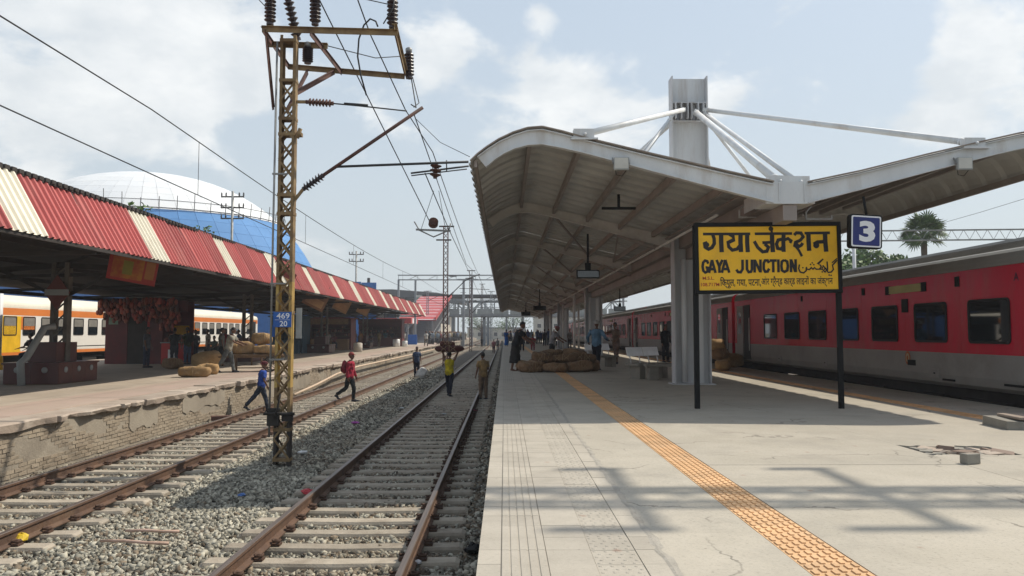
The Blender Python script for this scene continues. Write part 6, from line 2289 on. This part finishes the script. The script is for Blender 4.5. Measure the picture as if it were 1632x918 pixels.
pr('man in a yellow vest carrying a brown load on his head across the right track', 716, 631, TZ, Aw - .25, 'carry', h=1.66, top=(.58, .47, .01), bottom=(.018, .02, .035), detail=1, sleeve='none')
p = at(716, 631, TZ)
ld = thing('head_load', 'long brown bundle balanced on the head of the man in the yellow vest', 'bundle', (p.x, p.y, TZ + 1.69), 0)
hm_ = sack_mesh(1.15, .36, .26, 40)
hm_.materials[0] = cloth((.10, .035, .03))
obj('bundle_body', hm_, ld)
lm_ = sack_mesh(.62, .3, .22, 41)
lm_.materials[0] = cloth((.14, .05, .035))
obj('bundle_roll', lm_, ld, (-.1, .05, .2), (0, .1, .3))
pr('man in khaki standing in the gutter beside the right rail, seen from behind', 770, 637, TZ - .03, Aw + .5, 'pocket', h=1.68, top=(.36, .235, .10), bottom=(.22, .15, .10), detail=1, sleeve='short')
pr('stooping man in dark clothes and lungi at the left of the sack heap', 822, 591, 0, Rt - .2, 'reach', h=1.72, top=(.022, .022, .025), bottom=(.03, .026, .024), legs='lungi', detail=1)
pr('man in a grey checked shirt with a pink head cloth behind the sack heap', 880, 578, 0, Rt - .3, 'reach', h=1.62, top=(.30, .29, .30), bottom=(.03, .035, .04), hair='turban', headcol=(.45, .20, .20), detail=1)
pr('man in a light blue shirt standing at the right of the sack heap', 951, 589, 0, Aw - .5, 'akimbo', h=1.74, top=(.14, .27, .40), bottom=(.02, .022, .035), sleeve='long', detail=1, hair='turban', headcol=(.55, .53, .50), over=dict(hip=(.2, -.14), elb=(.9, 1.3)))
pr('man in a tan shirt and wide brown trousers by the second bench, arm held out', 982, 580, 0, To - .9, 'point', h=1.74, top=(.19, .13, .09), bottom=(.20, .135, .105), detail=1)
pr('man in dark clothes standing behind the bench next to the white pylon', 1061, 577, 0, To + .3, 'stand', h=1.68, top=(.02, .022, .028), bottom=(.018, .02, .03), sleeve='long', detail=1)
pr('woman in a bright blue sari walking away near the platform edge', 807, 552, 0, Aw, 'stand', h=1.6, top=(.02, .10, .35), bottom=(.02, .12, .42), legs='sari', hair='long', over=dict(hip=(.08, -.06)))
pr('man with a white cloth on his head beside the stooping man', 832, 560, 0, To, 'stand', h=1.65, top=(.035, .04, .045), bottom=(.02, .02, .025), hair='turban', headcol=(.55, .53, .5))
pr('woman in a red dress sitting beyond the sack heap', 849, 558, 0, To, 'sit', h=1.6, top=(.35, .04, .04), bottom=(.3, .04, .05), hair='long', seat=.42)
pr('man in dark clothes walking far under the right canopy', 868, 552, 0, Aw, 'walk', h=1.68, top=(.06, .05, .06), bottom=(.03, .03, .035))
pr('man in a pink shirt walking along the right rail in the distance', 787, 563, TZ, Aw, 'walk', h=1.66, top=(.38, .15, .15), bottom=(.10, .05, .06))
pr('man in grey behind the one in pink by the right rail', 793, 558, TZ, To, 'walk', h=1.66, top=(.30, .28, .27), bottom=(.06, .06, .07))
pr('man in black walking on the right track far away', 768, 553, TZ, Aw, 'walk', h=1.66, top=(.03, .03, .035), bottom=(.03, .03, .035))
pr('porter in a white shirt walking far along the right platform', 858, 546, 0, To, 'walk', h=1.66, top=(.6, .58, .55), bottom=(.2, .18, .16))
# left platform
pr('man in a grey shirt standing in the shade before the red kiosk', 233, 586, LZ, Rt, 'stand', h=1.68, top=(.11, .12, .14), bottom=(.03, .04, .08), detail=1)
pr('man in a dark shirt and jeans with a black backpack at the kiosk counter', 298, 581, LZ, Lf - .5, 'stand', h=1.7, top=(.045, .05, .02), bottom=(.05, .08, .16), detail=1)
pr('dark figure buying at the kiosk counter', 277, 583, LZ, Aw + .3, 'reach', h=1.66, top=(.03, .032, .035), bottom=(.03, .035, .05), detail=1, over=dict(lean=.1))
pr('man in a pale shirt pushing the loaded handcart', 363, 594, LZ, Rt, 'push', h=1.68, top=(.33, .31, .25), bottom=(.13, .14, .14), detail=1)
pr('man in grey walking behind the handcart pusher', 352, 583, LZ, Rt + .4, 'stand', h=1.66, top=(.16, .15, .13), bottom=(.02, .02, .022))
pr('man in a red shirt among the people behind the handcart', 358, 575, LZ, To, 'stand', h=1.66, top=(.42, .03, .05), bottom=(.1, .02, .03))
pr('man in a dark jacket sitting on the nearest maroon bench', 50, 590, LZ, Lf, 'sit', h=1.66, top=(.03, .03, .04), bottom=(.03, .03, .04), seat=.66)
pr('standing man half hidden by the blue stall behind the mast', 505, 561, LZ, Rt, 'stand', h=1.66, top=(.06, .04, .05), bottom=(.03, .03, .04))
for i, (u, v, pose, tc, bc, lab) in enumerate(((532, 560, 'sit', (.16, .04, .05), (.05, .04, .05), 'person in dull red sitting on the third maroon bench'), (546, 552, 'stand', (.28, .03, .08), (.05, .03, .04), 'person in magenta standing between the far columns'), (566, 552, 'stand', (.36, .34, .30), (.28, .26, .24), 'person in white standing in the shade near the fourth column'), (592, 556, 'sit', (.12, .11, .14), (.05, .05, .06), 'person in grey sitting on the fourth maroon bench'), (604, 553, 'stand', (.30, .22, .10), (.22, .15, .08), 'person in ochre at the edge of the far shade'), (625, 552, 'stand', (.05, .06, .09), (.03, .03, .05), 'person in black beside the steel vessels'), (633, 551, 'stand', (.30, .29, .29), (.05, .05, .07), 'person in a pale shirt beside the steel vessels'))):
    pr(lab, u, v, LZ, R.uniform(-3, 3), pose, h=1.66, top=tc, bottom=bc, seat=.66 if pose == 'sit' else None)
pr('man in a white shirt walking on the sunlit left platform past the canopy end', 679, 552, LZ, To + .3, 'walk', h=1.7, top=(.68, .66, .62), bottom=(.18, .15, .12))
pr('man in pale blue walking farther along the sunlit left platform', 707, 545, LZ, Aw, 'walk', h=1.7, top=(.45, .5, .58), bottom=(.08, .09, .12))
pr('woman in a pink sari near the foot of the staircase', 727, 543, LZ, To, 'stand', h=1.6, top=(.5, .2, .2), bottom=(.55, .25, .22), legs='sari', hair='long')
for i, (u, v, z, pose, tc, bc, lg, lab) in enumerate((
    (250, 579, LZ, 'stand', (.20, .17, .05), (.04, .04, .05), 'trousers', 'person in an olive shirt at the door of the red kiosk'),
    (311, 577, LZ, 'pocket', (.10, .10, .12), (.05, .07, .13), 'trousers', 'person in charcoal waiting right of the kiosk counter'),
    (342, 572, LZ, 'sit', (.10, .13, .10), (.05, .05, .05), 'trousers', 'person in dark green sitting behind the handcart pusher'),
    (470, 562, LZ, 'stand', (.12, .05, .06), (.03, .03, .04), 'trousers', 'person in maroon in the shade right of the lattice mast'),
    (614, 552, LZ, 'stand', (.05, .12, .16), (.04, .04, .05), 'trousers', 'person in teal in the shade before the far red stall'),
    (695, 546, LZ, 'walk', (.30, .08, .08), (.05, .05, .06), 'trousers', 'person in brick red walking on the far left platform'),
    (742, 542, LZ, 'stand', (.55, .5, .45), (.5, .46, .4), 'sari', 'person in a cream sari near the staircase foot'),
    (814, 548, 0, 'walk', (.10, .10, .12), (.04, .04, .05), 'trousers', 'person in dark grey far along the right platform edge'),
    (840, 548, 0, 'stand', (.40, .30, .12), (.06, .05, .05), 'trousers', 'person in mustard far under the right canopy'),
    (875, 549, 0, 'stand', (.45, .44, .43), (.06, .06, .08), 'trousers', 'person in off-white beyond the sack heap'),
    (893, 551, 0, 'sit', (.12, .14, .25), (.05, .05, .06), 'trousers', 'person in navy sitting far behind the sack heap'),
    (262, 577, LZ, 'reach', (.35, .10, .05), (.04, .04, .05), 'trousers', 'shopkeeper in rust red behind the kiosk counter'),
    (331, 574, LZ, 'stand', (.40, .38, .30), (.10, .09, .08), 'trousers', 'person in cream standing behind the jute sacks'),
    (381, 568, LZ, 'walk', (.10, .16, .28), (.04, .04, .05), 'trousers', 'person in steel blue beyond the handcart'),
    (420, 566, LZ, 'sit', (.30, .22, .12), (.06, .05, .05), 'trousers', 'person in khaki sitting behind the handcart load'),
    (523, 560, LZ, 'stand', (.45, .42, .36), (.30, .28, .24), 'trousers', 'person in white beside the third maroon bench'),
    (556, 553, LZ, 'walk', (.10, .20, .12), (.04, .04, .05), 'trousers', 'person in green walking in the far shade'),
    (575, 555, LZ, 'stand', (.42, .20, .05), (.30, .12, .04), 'sari', 'woman in an orange sari by the fourth canopy column'),
    (644, 549, LZ, 'walk', (.55, .52, .46), (.12, .11, .10), 'trousers', 'person in white leaving the far end of the canopy shade'),
    (908, 556, 0, 'stand', (.25, .24, .23), (.10, .09, .09), 'trousers', 'person in pale grey near the round posts under the canopy'))):
    pr(lab, u, v, z, R.uniform(-3, 3), pose, h=R.uniform(1.58, 1.7), top=tc, bottom=bc, legs=lg, hair='long' if lg == 'sari' else 'short', seat=.45 if pose == 'sit' else None)
flush_people()
p = at(298, 581, LZ)
bk = thing('backpack', 'black backpack on the man in jeans at the kiosk counter', 'backpack', (p.x + .2, p.y - .12, LZ + 1.27), Lf - .5)
MB().ell((0, 0, 0), (.16, .12, .25), 12, 8).build('bag', blackM, bk)
MB().ell((0, -.09, -.07), (.12, .06, .12), 10, 6).build('pocket', blackM, bk)
# far crowd under the footbridge, one mass
src = [o for o in COL.objects if o.name.startswith('person') and o.parent is None][-2:]
cr = MB()
cm_ = [cloth(c) for c in ((.6, .58, .55), (.35, .08, .08), (.08, .1, .2), (.5, .4, .25), (.06, .06, .07), (.3, .35, .4))]
for k in range(92):
    y = R.uniform(98, 165)
    x = R.uniform(-10.4, -8.5) if k < 64 else R.uniform(.2, 7)
    z = LZ if k < 64 else 0
    if k >= 64:
        y = R.uniform(75, 150)
    h = R.uniform(1.5, 1.75)
    m = R.randrange(6)
    s = R.uniform(-.1, .1)
    cr.tube([(x - .09, y + s, z), (x - .08, y, z + .8 * h / 1.7)], [.06, .09], 6, 4)
    cr.tube([(x + .09, y - s, z), (x + .08, y, z + .8 * h / 1.7)], [.06, .09], 6, 4)
    cr.tube([(x, y, z + .75 * h / 1.7), (x, y, z + 1.1 * h / 1.7), (x, y, z + 1.42 * h / 1.7), (x, y, z + 1.5 * h / 1.7)], [(.16, .11), (.15, .11), (.19, .11), (.05, .05)], 8, m)
    for q in (-1, 1):
        cr.tube([(x + q * .19, y, z + 1.38 * h / 1.7), (x + q * .25, y + .05, z + .82 * h / 1.7)], [.05, .03], 5, m)
    cr.ell((x, y, z + 1.6 * h / 1.7), (.085, .1, .125), 8, 6, 6)
tag(cr.build('crowd', cm_ + [skinM]), kind='stuff')
# ------------------------------------------------------------------ haze in the air
hm = bpy.data.materials.new('haze')
hm.use_nodes = True
hn = hm.node_tree
hn.nodes.clear()
ho = hn.nodes.new('ShaderNodeOutputMaterial')
hv = hn.nodes.new('ShaderNodeVolumePrincipled')
hv.inputs['Color'].default_value = (.86, .9, .95, 1)
hv.inputs['Density'].default_value = .0008
hn.links.new(hv.outputs[0], ho.inputs['Volume'])
hb = MB().box(-130, -20, -2.5, 75, 330, 42).build('haze', hm)
hb['kind'] = 'stuff'
